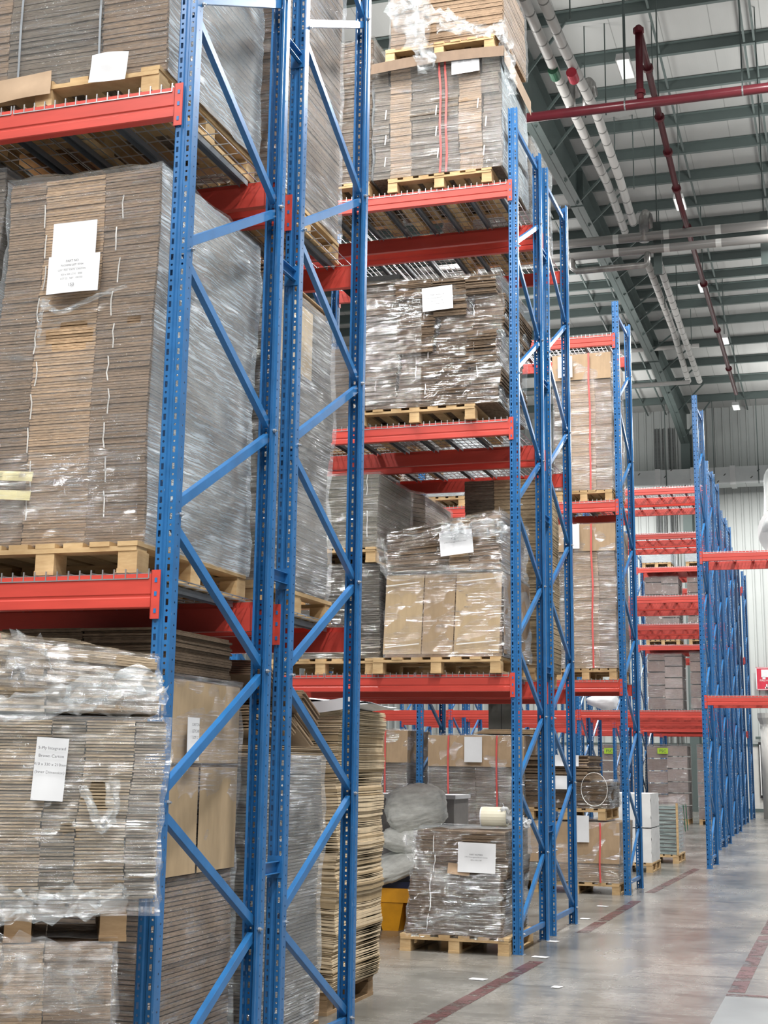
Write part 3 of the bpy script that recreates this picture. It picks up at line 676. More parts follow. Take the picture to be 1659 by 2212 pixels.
t = turned('loose folded cartons under crumpled film, topmost at lower left', -2.50, 5.0, .84, .62, 1.77, 2.02, cols=[(.5, (.52,.40,.26)), (.5, (.42,.33,.23))], lh=.012, film='film', seed=42, fin=.035, warp=.03, jit=.014, slant=-.10, fold=.03)
crumple(t, [(-.2, -.34, .20), (.0, -.37, .14), (.2, -.38, .05), (.40, -.36, .06)], .22, .12, 22, 'film')
X, Y = corner(-2.53, 4.93, RZ, .80, .7)
pallet(X-.42, X+.36, Y-.35, Y+.35, .945, 'pallet between the two wrapped stacks at the lower left corner', 'woodd', rz=RZ)
t = turned('wrapped brown carton stack at the bottom left corner, white sheet below its film', -2.60, 4.86, .80, .7, PZ, .94, cols=[(.3, TM), (.4, TL), (.3, TM)], lh=.013, film='film', side='film', seed=43, fin=.035, warp=.012, jit=.005, fold=.02)
crumple(t, [(-.40, -.38, .72), (-.15, -.42, .66), (.1, -.42, .72), (.38, -.38, .66)], .26, .22, 33, 'film')
crumple(t, [(.18, -.39, .45), (.2, -.42, .30), (.17, -.42, .15)], .06, .04, 35, 'filmw')
X, Y = corner(-2.58, 4.86, RZ, .80, .7); pallet(X-.42, X+.40, Y-.36, Y+.36, 0, 'floor pallet under the bottom left carton stack', 'woodd', rz=RZ)

# ------------------------------------------------------------------ second rack
y = 12.47
t = stack('wrapped carton block with two red straps on the top level of the second rack', -4.20, -2.91, y, y+1.18, 7.07+PZ, 8.40, [(.13, TG), (.17, (.33,.235,.155)), (.38, TG), (.18, (.33,.235,.155)), (.14, TG)], .02, 'film', 'filmx', seed=51, fin=.06, warp=.010, topdip=.05,
      straps=((.04, .02, 'strap'), (.10, .02, 'strap')), course=.19)
P = lp(t, aty(1008, 145, y)); paper(t, P.x, P.y-.05, P.z, .28, .17, -.03, curl=.006, lines=(('PART NUMBER', .03, .02), ('CARTON 0409', 0, .02)))
for x, za in ((-.52, .62), (-.52, .35), (-.52, .12), (0.02, .15), (.0, .60), (.0, .38), (.42, .62), (.5, .42), (.48, .12)):
    b = MB(); b.tube([(x, -.615, za), (x+.01, -.615, za+.10)], .006, 4); b.build('string_tie', M['tie'], t)
pallet(-4.05, -3.0, y, y+1.16, 7.07, 'pallet under the red strapped block on the top level of the second rack')
t = thing('cardboard_tray', 'brown cardboard tray lid lying on the red strapped carton block', 'cardboard tray', (-3.54, y+.6, 8.44)); b = MB()
b.grid(8, 4, lambda u, v: (-.68+1.36*u, -.64+1.24*v, .03*math.sin(u*3)), col=TD); b.grid(8, 2, lambda u, v: (-.68+1.36*u, -.65-.02*(1-v), -.12+.12*v+.03*math.sin(u*3)), col=(.16,.11,.075)); b.grid(8, 2, lambda u, v: (.68, -.64+1.24*u, -.16+.16*v), col=TM)
b.build('tray_sheet', M['board'], t)
pallet(-4.1, -2.98, y+.02, y+1.15, 8.475, 'topmost pallet of the second rack, on the cardboard tray')
t = stack('brown carton stack half unwrapped on the topmost pallet of the second rack', -4.05, -2.9, y+.05, y+1.1, 8.475+PZ, 9.35, [(.3, TM), (.7, TM)], .022, 'film', seed=52, fin=.08, holes=((.2, .3, .4, .35),), warp=.012)
crumple(t, [(-.45, -.60, .75), (-.40, -.66, .3), (-.2, -.66, -.1), (-.15, -.64, -.35)], .34, .18, 5, 'filmw')
crumple(t, [(-.3, -.62, .35), (0, -.66, .15), (.3, -.66, .02), (.50, -.64, -.03)], .26, .10, 6, 'filmw')
crumple(t, [(.56, -.60, .1), (.64, -.60, -.25), (.70, -.58, -.7)], .12, .10, 7, 'filmw')
stack('dark shiny wrapped stack just left of the red strapped block', -5.35, -4.23, y+.02, y+1.12, 7.07+PZ, 8.75, [(.5, TD), (.5, TD)], .02, 'filmd', 'filmw', seed=53, fin=.08)
pallet(-5.35, -4.24, y, y+1.16, 7.07, 'pallet under the dark shiny stack on the top level of the second rack')
TBK = (.165,.118,.08)
t = stack('uneven shiny wrapped cartons in courses on the second rack, torn hole and label', -4.33, -2.92, y, y+1.15, 4.73+PZ, 6.13, [(.30, (.16,.12,.09)), (.26, TBK), (.23, TBK), (.21, TBK)], .014, 'filmd', 'filmw', seed=54, fin=.045, warp=.02, jit=.012, course=.17, fold=.022,
      holes=((.42, 1.17, .11, .04),), ties=[(x, z_, z_+.10) for x, z_ in ((-.20, 1.1), (.15, 1.14), (-.52, 1.0), (-.05, .86), (.44, .86), (-.12, .65), (.02, .48), (.46, .52), (-.1, .30), (.5, .25), (.0, .12), (-.5, .18))])
P = lp(t, aty(948, 648, y)); paper(t, P.x, P.y-.05, P.z, .30, .235, -.05, curl=.004, lines=(('PART 4050214', .03, .022), ('3 PLY Printed Brown Carton', 0, .018), ('420 x 310 x 240', -.03, .018), ('(QTY. Pallet=1/4)', -.06, .018)))
wrap_patch(t, -.68, -.05, .05, 1.1, -.62, 23)
pallet(-4.34, -3.16, y-.02, y+1.12, 4.73, 'pallet under the uneven shiny cartons on the second rack, middle level')
t = stack('flat black tray lying at the left on the uneven shiny cartons', -4.55, -3.95, y+.1, y+.9, 6.16, 6.26, [(1, (.02,.02,.02))], .05, None, seed=55, cat='tray', name='black_tray')
# lowest level
t = stack('wide plain brown boxes in glossy film, lowest level of the second rack', -4.0, -2.92, y, y+1.12, 2.39+PZ, 3.30, [(1, TM)], .03, 'filmd', 'filmw', seed=56, fin=.05, warp=.006, lean=(.01, 0), taper=.01, fold=.02)
b = MB()
for xa, xb, c in ((-.56, -.20, (.45,.34,.21)), (-.19, .10, (.37,.27,.17)), (.11, .53, (.47,.355,.22))):
    b.grid(6, 6, lambda u, v: (xa+(xb-xa)*u+.03*v-.01, -.574, .03+.72*v), col=c)
b.grid(2, 6, lambda u, v: (.56, -.56+1.1*u, .03+.72*v), col=TM)
b.build('box_front', M['board'], t)
text_mesh('NINE DRAGONS', .03, t, (.46, -.60, .52), (math.pi/2, -math.pi/2, 0)) if False else None
for xa, xb, za in ((-.54, -.22, .66), (.13, .5, .68), (-.54, -.22, .10), (.13, .5, .12)):
    b = MB(); b.bar((xa, -.600, za-.01), (xb, -.600, za+.02), .010, .002, up=(0,1,0)); b.build('white_band', M['tie'], t)
t = stack('leaning wrapped brown cartons with white sheet on top of the wide plain boxes', -3.98, -2.93, y-.02, y+1.1, 3.32, 3.76, [(.55, TBK), (.18, TT), (.27, TM)], .014, 'filmd', 'filmw', seed=57, fin=.045, warp=.02, jit=.01, slant=.16, fold=.03)
P = lp(t, aty(990, 1175, y)); paper(t, P.x, P.y-.07, P.z, .31, .22, -.10, curl=.02, lines=(('BOARD', .03, .02), ('3 PLY Corrugated Brown Box', .0, .017)))
crumple(t, [(.0, -.62, .36), (.2, -.66, .33), (.45, -.66, .37), (.60, -.62, .30)], .16, .16, 9, 'filmw'); crumple(t, [(-.60, -.60, .3), (-.56, -.62, .1), (-.5, -.64, -.05), (.1, -.62, -.02), (.45, -.62, .03), (.58, -.60, -.1)], .10, .08, 10, 'film')
pallet(-4.12, -2.92, y-.04, y+1.12, 2.39, 'pallet under the wide plain boxes on the second rack')
stack('black wrapped lower stack at the left of the wide plain boxes', -5.2, -4.10, y+.06, y+1.15, 2.39+PZ, 3.40, [(1, (.10,.09,.075))], .02, 'filmd', 'film', seed=58, fin=.06)
pallet(-5.2, -4.12, y+.04, y+1.15, 2.39, 'pallet under the black wrapped lower stack on the second rack')
pallet(-5.2, -4.14, y+.06, y+1.15, 3.43, 'pallet between the two dark stacks left of the wide plain boxes')
stack('dark green grey carton stack standing on the black wrapped stack', -5.2, -4.13, y+.1, y+1.15, 3.43+PZ, 4.28, [(1, (.12,.108,.075))], .015, 'film', 'film', seed=59, fin=.06, ties=((.44, .1, .35), (.42, .5, .7)))
Y2 = 14.02
a = px(1004, 1110, 1038, 1440, Y2)
stack('neat brown carton stack with white ties, second rack back row, lowest level', a[0], -2.9, Y2, Y2+1.1, 2.39+PZ, a[3], [(.40, TG), (.60, (.42,.32,.20))], .014, None, seed=60, ties=[(-.02+.02*(i % 2), .05+.33*i, .32+.33*i) for i in range(5)], fin=.1)
pallet(a[0]-.05, -2.94, Y2-.02, Y2+1.1, 2.39, 'pallet under the neat brown stack with white ties')
a = px(838, 915, 1075, 1440, Y2)
stack('pinkish film wrapped load with a slanting top, second rack back row', a[0]-.5, a[1], Y2, Y2+1.1, 2.39+PZ, a[3]+.12, [(.5, TP), (.5, (.50,.42,.33))], .05, 'film', 'filmw', seed=61, fin=.08, slant=-.22)
pallet(a[0]-.5, a[1], Y2, Y2+1.1, 2.39, 'pallet under the pinkish load, second rack back row')
for x0, x1, zz, z1, nm in ((-5.3, -4.2, 4.73, 6.0, 'left'), (-3.9, -2.95, 7.07, 8.2, 'top')):
    stack('film wrapped carton load, second rack back row, %s part' % nm, x0, x1, Y2, Y2+1.1, zz+PZ, z1, [(.5, TM), (.5, TG)], .03, 'filmw', seed=int(zz*10), fin=.12)
    pallet(x0, x1, Y2, Y2+1.1, zz, 'pallet of the film wrapped load, second rack back row, %s part' % nm)
# on the floor
t = stack('slumped wrapped carton stack on the floor pallet in front, gleaming film and white sheet', -3.75, -2.93, 12.46, 13.35, PZ, 1.02, [(.50, TBK), (.50, TBK)], .0125, 'filmd', 'filmw', seed=71, fin=.03, warp=.012, jit=.006, lean=(.05, 0), taper=.05, fold=.022, course=.16,
      ties=[(-.24+.015*(i % 2), .03+.165*i, .17+.165*i) for i in range(5)], skirt=.03)
P = lp(t, aty(1034, 1852, 12.44)); paper(t, P.x, P.y-.07, P.z, .335, .25, .02, curl=.012, lines=(('PART NUMBER', .02, .018), ('3 PLY Corrugated Brown Carton', 0, .015), ('420 x 310 x 240', -.025, .015)))
P = lp(t, aty(995, 1877, 12.44)); paper(t, P.x, P.y-.06, P.z, .2, .09, .1, curl=.01, name='brown_paper_scrap', mat='kraft')
crumple(t, [(-.40, -.46, .84), (-.36, -.50, .66), (-.2, -.52, .50), (.1, -.52, .42), (.40, -.50, .52)], .16, .10, 14, 'film')
crumple(t, [(-.36, -.47, .06), (-.1, -.49, .16), (.2, -.50, .26), (.42, -.49, .36)], .05, .10, 16, 'filmw')
wrap_patch(t, -.22, .42, .01, .55, -.50, 13); wrap_patch(t, -.05, .42, .03, .52, -.53, 15)
pallet(-3.83, -2.855, 12.42, 13.42, 0, 'pale floor pallet under the slumped gleaming stack', nboard=6)
t = thing('film_roll', 'roll of cream stretch film lying on the slumped carton stack', 'film roll', (-3.06, 12.85, 1.135))
b = MB(); b.tube([(-.13, 0, 0), (.10, 0, 0)], .085, 20); b.build('roll', plain('cream_film_roll', (.72,.68,.54), .4, var=.04), t, smooth=False); b = MB(); b.tube([(-.14, 0, 0), (-.129, 0, 0)], .084, 20); b.build('roll_end', M['paper'], t)
crumple(t, [(.05, -.05, .05), (.18, -.06, -.02), (.32, -.05, -.05)], .12, .07, 18, 'whitewrap')
# yellow spill pallet with sacks
a = px(800, 897, 1935, 2008, 13.75)
t = thing('plastic_spill_pallet', 'yellow plastic spill pallet with navy grate behind the pile of sheets', 'plastic pallet', (-4.35, 14.3, 0))
b = MB(); b.prism([(-.62, .27), (.55, .27), (.55, .36), (.60, .38), (.60, .40), (-.66, .40), (-.66, .38), (-.62, .36)], 'y', -.55, .5)
b.build('tray_rim', M['yellow'], t)
for x in (-.45, .0, .40):
    b = MB(); b.add([(x-.08,-.50,0),(x+.08,-.50,0),(x+.10,-.2,0),(x-.10,-.2,0),(x-.14,-.54,.27),(x+.14,-.54,.27),(x+.14,-.1,.27),(x-.14,-.1,.27)], [(0,3,2,1),(4,5,6,7),(0,1,5,4),(1,2,6,5),(2,3,7,6),(3,0,4,7)]); b.build('foot', M['yellow'], t)
    b = MB(); b.box(x-.1, x+.1, .2, .48, 0, .27); b.build('foot', M['yellow'], t)
b = MB(); b.box(-.6, .55, -.5, .46, .40, .46); b.build('grate', M['navy'], t)
def sack(cx, cy, cz, rx_, ry_, rz_, rot, label, seed):
    b = MB()
    def fn(u, v):
        th = 2*math.pi*u; ph = math.pi*(v-.5); c = math.cos(ph); e = .6
        x = math.copysign(abs(math.cos(th)*c)**e, math.cos(th)*c)*rx_; y_ = math.copysign(abs(math.sin(th)*c)**e, math.sin(th)*c)*ry_; z = math.copysign(abs(math.sin(ph))**.8, ph)*rz_
        k = 1+.08*mnoise.noise(Vector((x*5+seed, y_*5, z*7)))+.10*abs(mnoise.noise(Vector((x*9, y_*9, z*16+seed))))-.07*abs(mnoise.noise(Vector((x*19+seed, y_*17, z*24)))); return (x*k, y_*k, z*k)
    b.grid(72, 44, fn); o = b.build('sack', M['sack'], smooth=True); o.location = (cx, cy, cz); o.rotation_euler = rot
    return tag(o, label, 'sack', 'pale woven sacks')
sack(-4.16, 14.0, 1.16, .30, .30, .22, (.1, -.15, .2), 'pale woven sack, topmost of the sack pile by the yellow pallet', 1)
sack(-4.22, 14.02, .85, .26, .30, .13, (0, .1, -.1), 'pale woven sack squeezed in the middle of the sack pile', 2)
sack(-4.30, 13.95, .62, .34, .30, .12, (.1, -.35, .3), 'pale woven sack at the bottom of the pile on the navy grate', 3)
t = thing('grey_crate', 'large dull grey box with a white lid behind the woven sacks', 'box', (-4.75, 15.16, 0))
b = MB(); b.box(-.55, .75, -.3, .3, .0, 1.23); b.build('body', M['patch'] if False else plain('dull_grey_plastic', (.26,.25,.24), .5), t); b = MB(); b.box(-.57, .77, -.32, .32, 1.23, 1.27); b.build('lid', M['paper'], t)

# ------------------------------------------------------------------ third rack
y = 18.66
G3 = 'cardboard loads with tan caps on the third rack'
def capload(label, x0, x1, z0, z1, seed, cap, straps, cols=None, plabel=None, film='film'):
    t = stack(label, x0, x1, y, y+1.1, z0, z1, cols or [(.22, TD), (.5, TT), (.28, TM)], .02, film, 'filmw', seed=seed, fin=.07, warp=.008, cap=cap, straps=[(s, .022, 'strap') for s in straps], group=G3)
    if plabel:
        P = lp(t, aty(plabel[0], plabel[1], y)); paper(t, P.x, P.y-.05, P.z, plabel[2], plabel[3], 0, curl=.004)
    return t
capload('tall brown stack with red strap on the third rack, middle level', -3.62, -2.84, 5.06+PZ, 7.10, 81, .36, (.1,), plabel=(1222, 795, .20, .30))
pallet(-3.62, -2.85, y, y+1.1, 5.06, 'pallet on the middle level of the third rack, right bay')
capload('tall brown stack with red strap on the third rack, lowest level', -3.64, -2.83, 2.69+PZ, 4.74, 82, .36, (.1,), plabel=(1240, 1160, .16, .33))
pallet(-3.66, -2.84, y, y+1.1, 2.69, 'pallet on the lowest level of the third rack, right bay')
capload('brown load with tan cap and one red strap on the floor, third rack right bay', -4.02, -2.86, PZ, .88, 83, .50, (.35,), [(.35, TD), (.65, TT)], plabel=(1257, 1790, .20, .33))
pallet(-4.0, -2.86, y, y+1.1, 0, 'floor pallet of the third rack, right bay')
pallet(-4.05, -3.02, y, y+1.1, .91, 'pallet standing on the tan capped floor load of the third rack')
t = stack('dark glossy wrapped carton stack on the upper pallet, third rack floor level', -4.05, -2.98, y+.02, y+1.05, .91+PZ, 1.38, [(.5, TBK), (.5, TBK)], .015, 'filmd', 'filmw', seed=84, fin=.05, fold=.04, warp=.02, jit=.01)
P = lp(t, aty(1212, 1690, y)); paper(t, P.x, P.y-.06, P.z, .22, .17, 0)
b = MB(); b.tube([(.36+.17*math.cos(a_), -.57, .24+.21*math.sin(a_)) for a_ in [i*math.pi/12 for i in range(25)]], .004, 5); b.build('gathered_film_ring', M['tie'], t)
t = stack('crooked pile of dark flat cartons, topmost on the third rack floor load', -4.1, -3.22, y+.05, y+1.0, 1.39, 1.72, [(.5, TBK), (.5, (.3,.22,.15))], .018, None, seed=85, jit=.03, warp=.02)
P = lp(t, aty(1225, 1643, y)); paper(t, P.x, P.y-.05, P.z, .32, .14, 0)
capload('wide brown load with tan cap and two red straps, third rack second bay', -5.36, -4.08, PZ, 1.96, 86, .40, (-.37, .29), [(.5, TD), (.5, TBK)], plabel=(1024, 1619, .24, .33))
pallet(-5.38, -4.1, y, y+1.1, 0, 'floor pallet under the two strap load, third rack second bay')
b = MB(); t = thing('loose_card_sheets', 'few loose brown sheets lying on the wide two strap load', 'cardboard sheets', (-4.4, y+.5, 1.99))
for i in range(5): b.box(-.35+.03*i, .45, -.5, .3, .012*i, .012*i+.008, 0, cvar(random.Random(i), TL))
b.build('sheets', M['board'], t)
capload('brown load with tan cap left of the blue post, third rack third bay', -6.75, -5.68, PZ, 2.02, 87, .42, (.24,), [(.5, TD), (.5, TBK)])
pallet(-6.75, -5.66, y, y+1.1, 0, 'floor pallet of the load left of the blue post, third rack')
stack('small bright film wrapped load on the third rack, second bay, middle level', -5.42, -4.45, y, y+1.1, 5.06+PZ, 6.2, [(1, TD)], .03, 'filmx', seed=88, fin=.08)
pallet(-5.40, -4.45, y, y+1.1, 5.06, 'pallet of the bright wrapped load, third rack second bay')
stack('low carton load left of the blue post, third rack middle level', -6.9, -5.75, y, y+1.1, 5.06+PZ, 5.9, [(1, TM)], .03, 'film', seed=89, fin=.1)
pallet(-6.9, -5.75, y, y+1.1, 5.06, 'pallet of the low carton load left of the blue post')
stack('dark bundle of cartons high on the third rack, second bay', -5.35, -3.9, y, y+1.1, 2.69+PZ, 3.6, [(1, TG)], .03, 'film', seed=90, fin=.1)
pallet(-5.35, -3.95, y, y+1.1, 2.69, 'pallet on the lowest level of the third rack, second bay')

a = px(1056, 1112, 1512, 1574, 19.0)
t = thing('grey_panel_box', 'flat dark grey box standing on the two strap load of the third rack', 'box', ((a[0]+a[1])/2, 19.05, 1.98))
b = MB(); b.box((a[0]-a[1])/2, -.005, -.07, .07, 0, a[3]-1.98); b.box(.005, (a[1]-a[0])/2, -.07, .07, 0, a[3]-1.98); b.build('body', plain('dark_grey_board', (.075,.08,.075), .7), t)
b = MB(); b.box(-.005, .005, -.072, .072, 0, a[3]-1.985); b.build('tape_seam', M['dark'], t)

# ------------------------------------------------------------------ floor goods further back
a = px(1326, 1408, 1712, 1880, 22.75)
t = thing('white_wrapped_boxes', 'two white film wrapped boxes stacked on a pallet beyond the third rack', 'wrapped boxes', (a[1]-.45, 23.25, PZ))
zm = (a[3]-PZ)/2
for i in range(2):
    b = MB(); n = 8
    for (ax, ay), (bx, by) in (((-.45,-.5),(.44,-.5)), ((.44,-.5),(.44,.5)), ((.44,.5),(-.45,.5)), ((-.45,.5),(-.45,-.5))):
        b.grid(14, 10, lambda u, v: (ax+(bx-ax)*u+.012*mnoise.noise(Vector((u*8, v*8, i))), ay+(by-ay)*u+.014*mnoise.noise(Vector((u*7, v*9, i+3))), i*zm+v*(zm-.015)))
    b.grid(4, 4, lambda u, v: (-.45+.89*u, -.5+v, i*zm+zm-.015)); b.build('white_box', M['white'], t, smooth=True)
pallet(a[1]-.92, a[1], 22.74, 23.78, 0, 'floor pallet under the white wrapped boxes')
t = thing('glass_sheet_pack', 'low pack of teal glass sheets with green corner strips on the floor', 'glass pack', (-3.25, 25.6, PZ))
b = MB()
for i in range(13): b.box(-.45, .38, -.55, .5, i*.062, i*.062+.045)
b.build('glass_sheets', M['glass'], t)
b = MB(); b.grid(12, 8, lambda u, v: (.40+.03*u*v, -.55+1.15*u, v*(.86+.10*u))); b.grid(12, 6, lambda u, v: (-.46+.9*u, -.57, v*.84)); b.grid(12, 6, lambda u, v: (-.46+.86*u, -.57+1.15*v, .86+.10*v*u)); b.build('stretch_film', M['film'], t, smooth=True)
b = MB(); b.box(.385, .42, -.58, -.54, 0, .84); b.build('wooden_edge_strip', M['wood'], t)
for q in (.05, .45):
    b = MB(); b.bar((.445, q, .80), (.455, q+.12, .35), .012, .012); b.build('green_strip', plain('green_strap', (.03,.16,.09), .4), t)
pallet(-3.72, -2.84, 25.04, 26.1, 0, 'floor pallet under the teal glass sheets')
def farload(label, u0, u1, v0, v1, yy, cols, base, d=1.05, film='film', sticker=False):
    a = px(u0, u1, v0, v1, yy); z0 = base+PZ
    t = stack(label, a[0], a[1], yy, yy+d, z0, a[3], cols, .33, film, seed=int(u0+v0), fin=.15, warp=.004, jit=.003, group='pinkish wrapped loads at the far end')
    pallet(a[0], a[1], yy, yy+d, base, 'pallet of the '+label)
    if sticker:
        P = lp(t, aty(sticker[0], sticker[1], yy)); s = paper(t, P.x, P.y-.06, P.z, .30, .16, 0, curl=0, name='lime_sticker', mat='green'); text_mesh('FSC', .12, s, (0, -.004, -.045))
    return t
PK = [(.5, TP), (.5, (.29,.225,.20))]
farload('pinkish wrapped floor load with lime sticker, seventh rack', 1400, 1486, 1609, 1775, 42.0, PK, 0, sticker=(1432, 1622))
farload('pinkish wrapped floor load partly behind the fourth rack frame', 1508, 1590, 1609, 1775, 42.0, PK, 0)
farload('pinkish wrapped floor load seen between third rack posts', 1296, 1380, 1609, 1775, 42.0, PK, 0, sticker=(1317, 1622))
farload('pinkish load on the lowest level of the seventh rack, left', 1400, 1474, 1412, 1535, 42.0, PK, 2.71)
farload('pinkish load on the lowest level of the seventh rack, right', 1492, 1585, 1408, 1535, 42.0, PK, 2.71)
farload('pinkish load with small label on the middle level, seventh rack, left', 1394, 1466, 1246, 1370, 42.0, PK, 5.04)
farload('pinkish load on the middle level of the seventh rack, right', 1486, 1570, 1246, 1370, 42.0, PK, 5.04)
farload('flat white wrapped load on the top level, seventh rack, left', 1386, 1448, 1160, 1208, 42.0, [(1, (.6,.6,.6))], 7.31, film='filmx')
farload('flat white wrapped load on the top level, seventh rack, right', 1480, 1545, 1160, 1208, 42.0, [(1, (.6,.6,.6))], 7.31, film='filmx')
b = MB()
def bag(u, v):
    th = 2*math.pi*u; r = math.sin(math.pi*min(v, .97))*(1+.25*mnoise.noise(Vector((u*9, v*6, 2)))); return (r*.34*math.cos(th), r*.22*math.sin(th), .18+.17*-math.cos(math.pi*v)*(1+.3*math.sin(th+1)))
b.grid(20, 12, bag); P = aty(1300, 1530, 24.6); b.v = [tuple(p) for p in b.v]
P = aty(1302, 1531, 29.9); o = b.build('plastic_bag', M['whitewrap'], smooth=True); o.location = (P.x, P.y, 2.72); tag(o, 'crumpled white plastic bag lying on the lowest level of the fifth rack', 'plastic bag')

# ------------------------------------------------------------------ pipes, ducts and lamps under the roof
def pipe(label, name, pts, r, mat, clamps=(), clampmat='pipered', cat='pipe'):
    t = thing(name, label, cat, pts[0]); p0 = Vector(pts[0]); b = MB(); b.tube([Vector(p)-p0 for p in pts], r, 12); b.build('pipe_run', M[mat], t, smooth=True)
    for c in clamps:
        k = c*(len(pts)-1); i = min(int(k), len(pts)-2); q = Vector(pts[i]).lerp(Vector(pts[i+1]), k-i)-p0; d = (Vector(pts[i+1])-Vector(pts[i])).normalized()
        b = MB(); b.tube([q-d*r*.6, q+d*r*.6], r*1.55, 10); b.build('coupling', M[clampmat], t)
    return t
def rod(parent, x, y, z):
    b = MB(); q = Vector(parent.location); b.bar((x-q.x, y-q.y, z-q.z), (x-q.x, y-q.y, roofz(y)+.02-q.z), .022, .022, up=(1,0,0)); b.build('hanger_rod', M['steel'], parent)
yr = 20.5; A = aty(1000, 275, yr); B_ = aty(1759, 178, yr)
zr = aty(1400, 222, yr).z
t = pipe('dark red sprinkler main running straight across above the aisle', 'sprinkler_main', [(-6.5, yr, zr), (3, yr, zr)], .078, 'pipered')
for u in (1350, 1605): P = aty(u, 215, yr); rod(t, P.x, yr, zr+.07); b = MB(); b.tube([(P.x+6.5-.012, 0, 0), (P.x+6.5+.012, 0, 0)], .084, 12); b.build('hanger_ring', M['zinc'], t)
P0 = aty(1379, 60, yr)
t = pipe('dark red branch pipe rising then running away towards the far wall', 'sprinkler_branch', [(P0.x, yr, zr+.08), (P0.x, yr, P0.z), tuple(atx(1467, 432, P0.x)), tuple(atx(1590, 850, P0.x))], .056, 'pipered', (.03, .32, .40, .49, .56, .64, .70, .78, .86, .94))
rod(t, P0.x, yr+2.5, P0.z)
for X0, pp, nm in ((-4.95, ((1120,-30),(1159,62),(1231,225),(1312,397),(1350,500)), 'left'), (-4.50, ((1165,-20),(1215,97),(1287,241),(1340,391),(1368,482)), 'right')):
    t = pipe('%s one of two white banded pipes running away under the roof, near half' % nm, 'insulated_pipe', [tuple(atx(u, v, X0*.94+.0)) for u, v in pp], .095, 'pipewhite')
    q = Vector(t.location)
    for y in (19, 23, 27, 31): rod(t, X0*.94+.14, y, 14.6)
for X0, pp, nm in ((-4.6, ((1400,572),(1453,710),(1487,823)), 'left'), (-4.25, ((1421,560),(1468,700),(1511,823)), 'right')):
    t = pipe('%s one of two white banded pipes beyond the silver header, far half' % nm, 'insulated_pipe', [tuple(atx(u, v, X0)) for u, v in pp], .10, 'pipewhite')
    for y in (36, 40, 44): rod(t, X0+.13, y, 14.6)
M['bandg'] = plain('green_pipe_mark', (.03,.15,.08), .4)
for X0, u, v, mt, nm, pi in ((-4.95, 1194, 150, 'bandg', 'green_band', 0), (-4.50, 1234, 156, 'signred', 'red_band', 1)):
    pt_ = [o for o in bpy.data.objects if o.name.startswith('insulated_pipe')][pi]; q = Vector(pt_.location)
    A = atx(u, v, X0*.94)-q; B_ = atx(u+6.5, v+17, X0*.94)-q; b = MB(); b.tube([A+(B_-A)*.0, B_], .098, 16); b.build(nm, M[mt], pt_)
for (u0, v0), (u1, v1), r, nm in (((1215, 532), (1700, 481), .095, 'upper'), ((1215, 557), (1700, 514), .085, 'lower')):
    yy = 27.0; A = aty(u0, v0, yy); B_ = aty(u1, v1, yy); z = (A.z+B_.z)/2
    t = pipe('%s silver clad header pipe with bright bands running across the hall' % nm, 'silver_header_pipe', [(-9, yy, aty(1440, (v0+v1)/2, yy).z), (2.5, yy, aty(1440, (v0+v1)/2, yy).z)], r, 'pipesilver')
    if nm == 'upper':
        for u in (1417, 1650):
            P = aty(u, 500, yy); b = MB(); q = Vector(t.location); b.box(P.x-.08-q.x, P.x+.08-q.x, .16, .22, -.75, .35); b.build('channel_hanger', M['steel'], t); rod(t, P.x, yy+.19, q.z+.3)
z = aty(1320, 572, 26.8).z
t = pipe('silver hairpin pipe bend hanging just below the header pipes', 'silver_pipe_bend', [(aty(1400, 550, 27.0).x, 27.0, z+.35), (aty(1398, 565, 27.0).x, 27.0, z+.03), (aty(1392, 568, 27.0).x, 27.0, z), (aty(1245, 568, 27.0).x, 27.0, z), (aty(1236, 560, 27.0).x, 27.0, z+.08), (aty(1236, 548, 27.0).x, 27.0, z+.35)], .065, 'silver')
for u, v, yy in ((1232, 200, 26.0), (1268, 200, 26.0), (1391, 486, 27.0)):
    P = aty(u, v, yy); t = pipe('silver pipe gooseneck %s' % {1232: 'behind the white pipes, left one', 1268: 'behind the white pipes, right one', 1391: 'standing on the silver header pipe'}[u], 'silver_gooseneck', [(P.x, yy, P.z-.35), (P.x, yy, P.z+.15), (P.x+.03, yy+.06, P.z+.25), (P.x+.05, yy+.2, P.z+.26), (P.x+.05, yy+.45, P.z+.15)], .10, 'silver')
for v, nm, u1 in ((753, 'upper', 1510), (830, 'lower', 1490)):
    yy = 45; P = aty(1420, v, yy); Q = aty(u1, v-6, yy); t = pipe('%s thin white pipe crossing before the far wall' % nm, 'white_cross_pipe', [(-11, yy, P.z), (Q.x, yy, P.z)], .07, 'pipewhite')
# hanging lamps
for i, (u, v, yy, nm) in enumerate(((1351, 143, 22.0, 'nearest'), (1469, 437, 30.5, 'second'), (1519, 618, 36.0, 'third'), (1565, 733, 41.5, 'fourth'), (1590, 877, 47.0, 'fifth'))):
    P = aty(u, v, yy); t = thing('hanging_lamp', '%s small white lamp hanging from the roof beside the red branch pipe' % nm, 'lamp', P, 0, 'hanging roof lamps')
    b = MB(); b.prism([(-.12, -.05), (.12, -.05), (.10, .06), (-.10, .06)], 'y', -.35, .35); b.build('housing', M['white'], t); b = MB(); b.box(-.10, .10, -.33, .33, -.065, -.05); b.build('diffuser', M['lamp'], t)
    rod(t, P.x, P.y, P.z+.06)
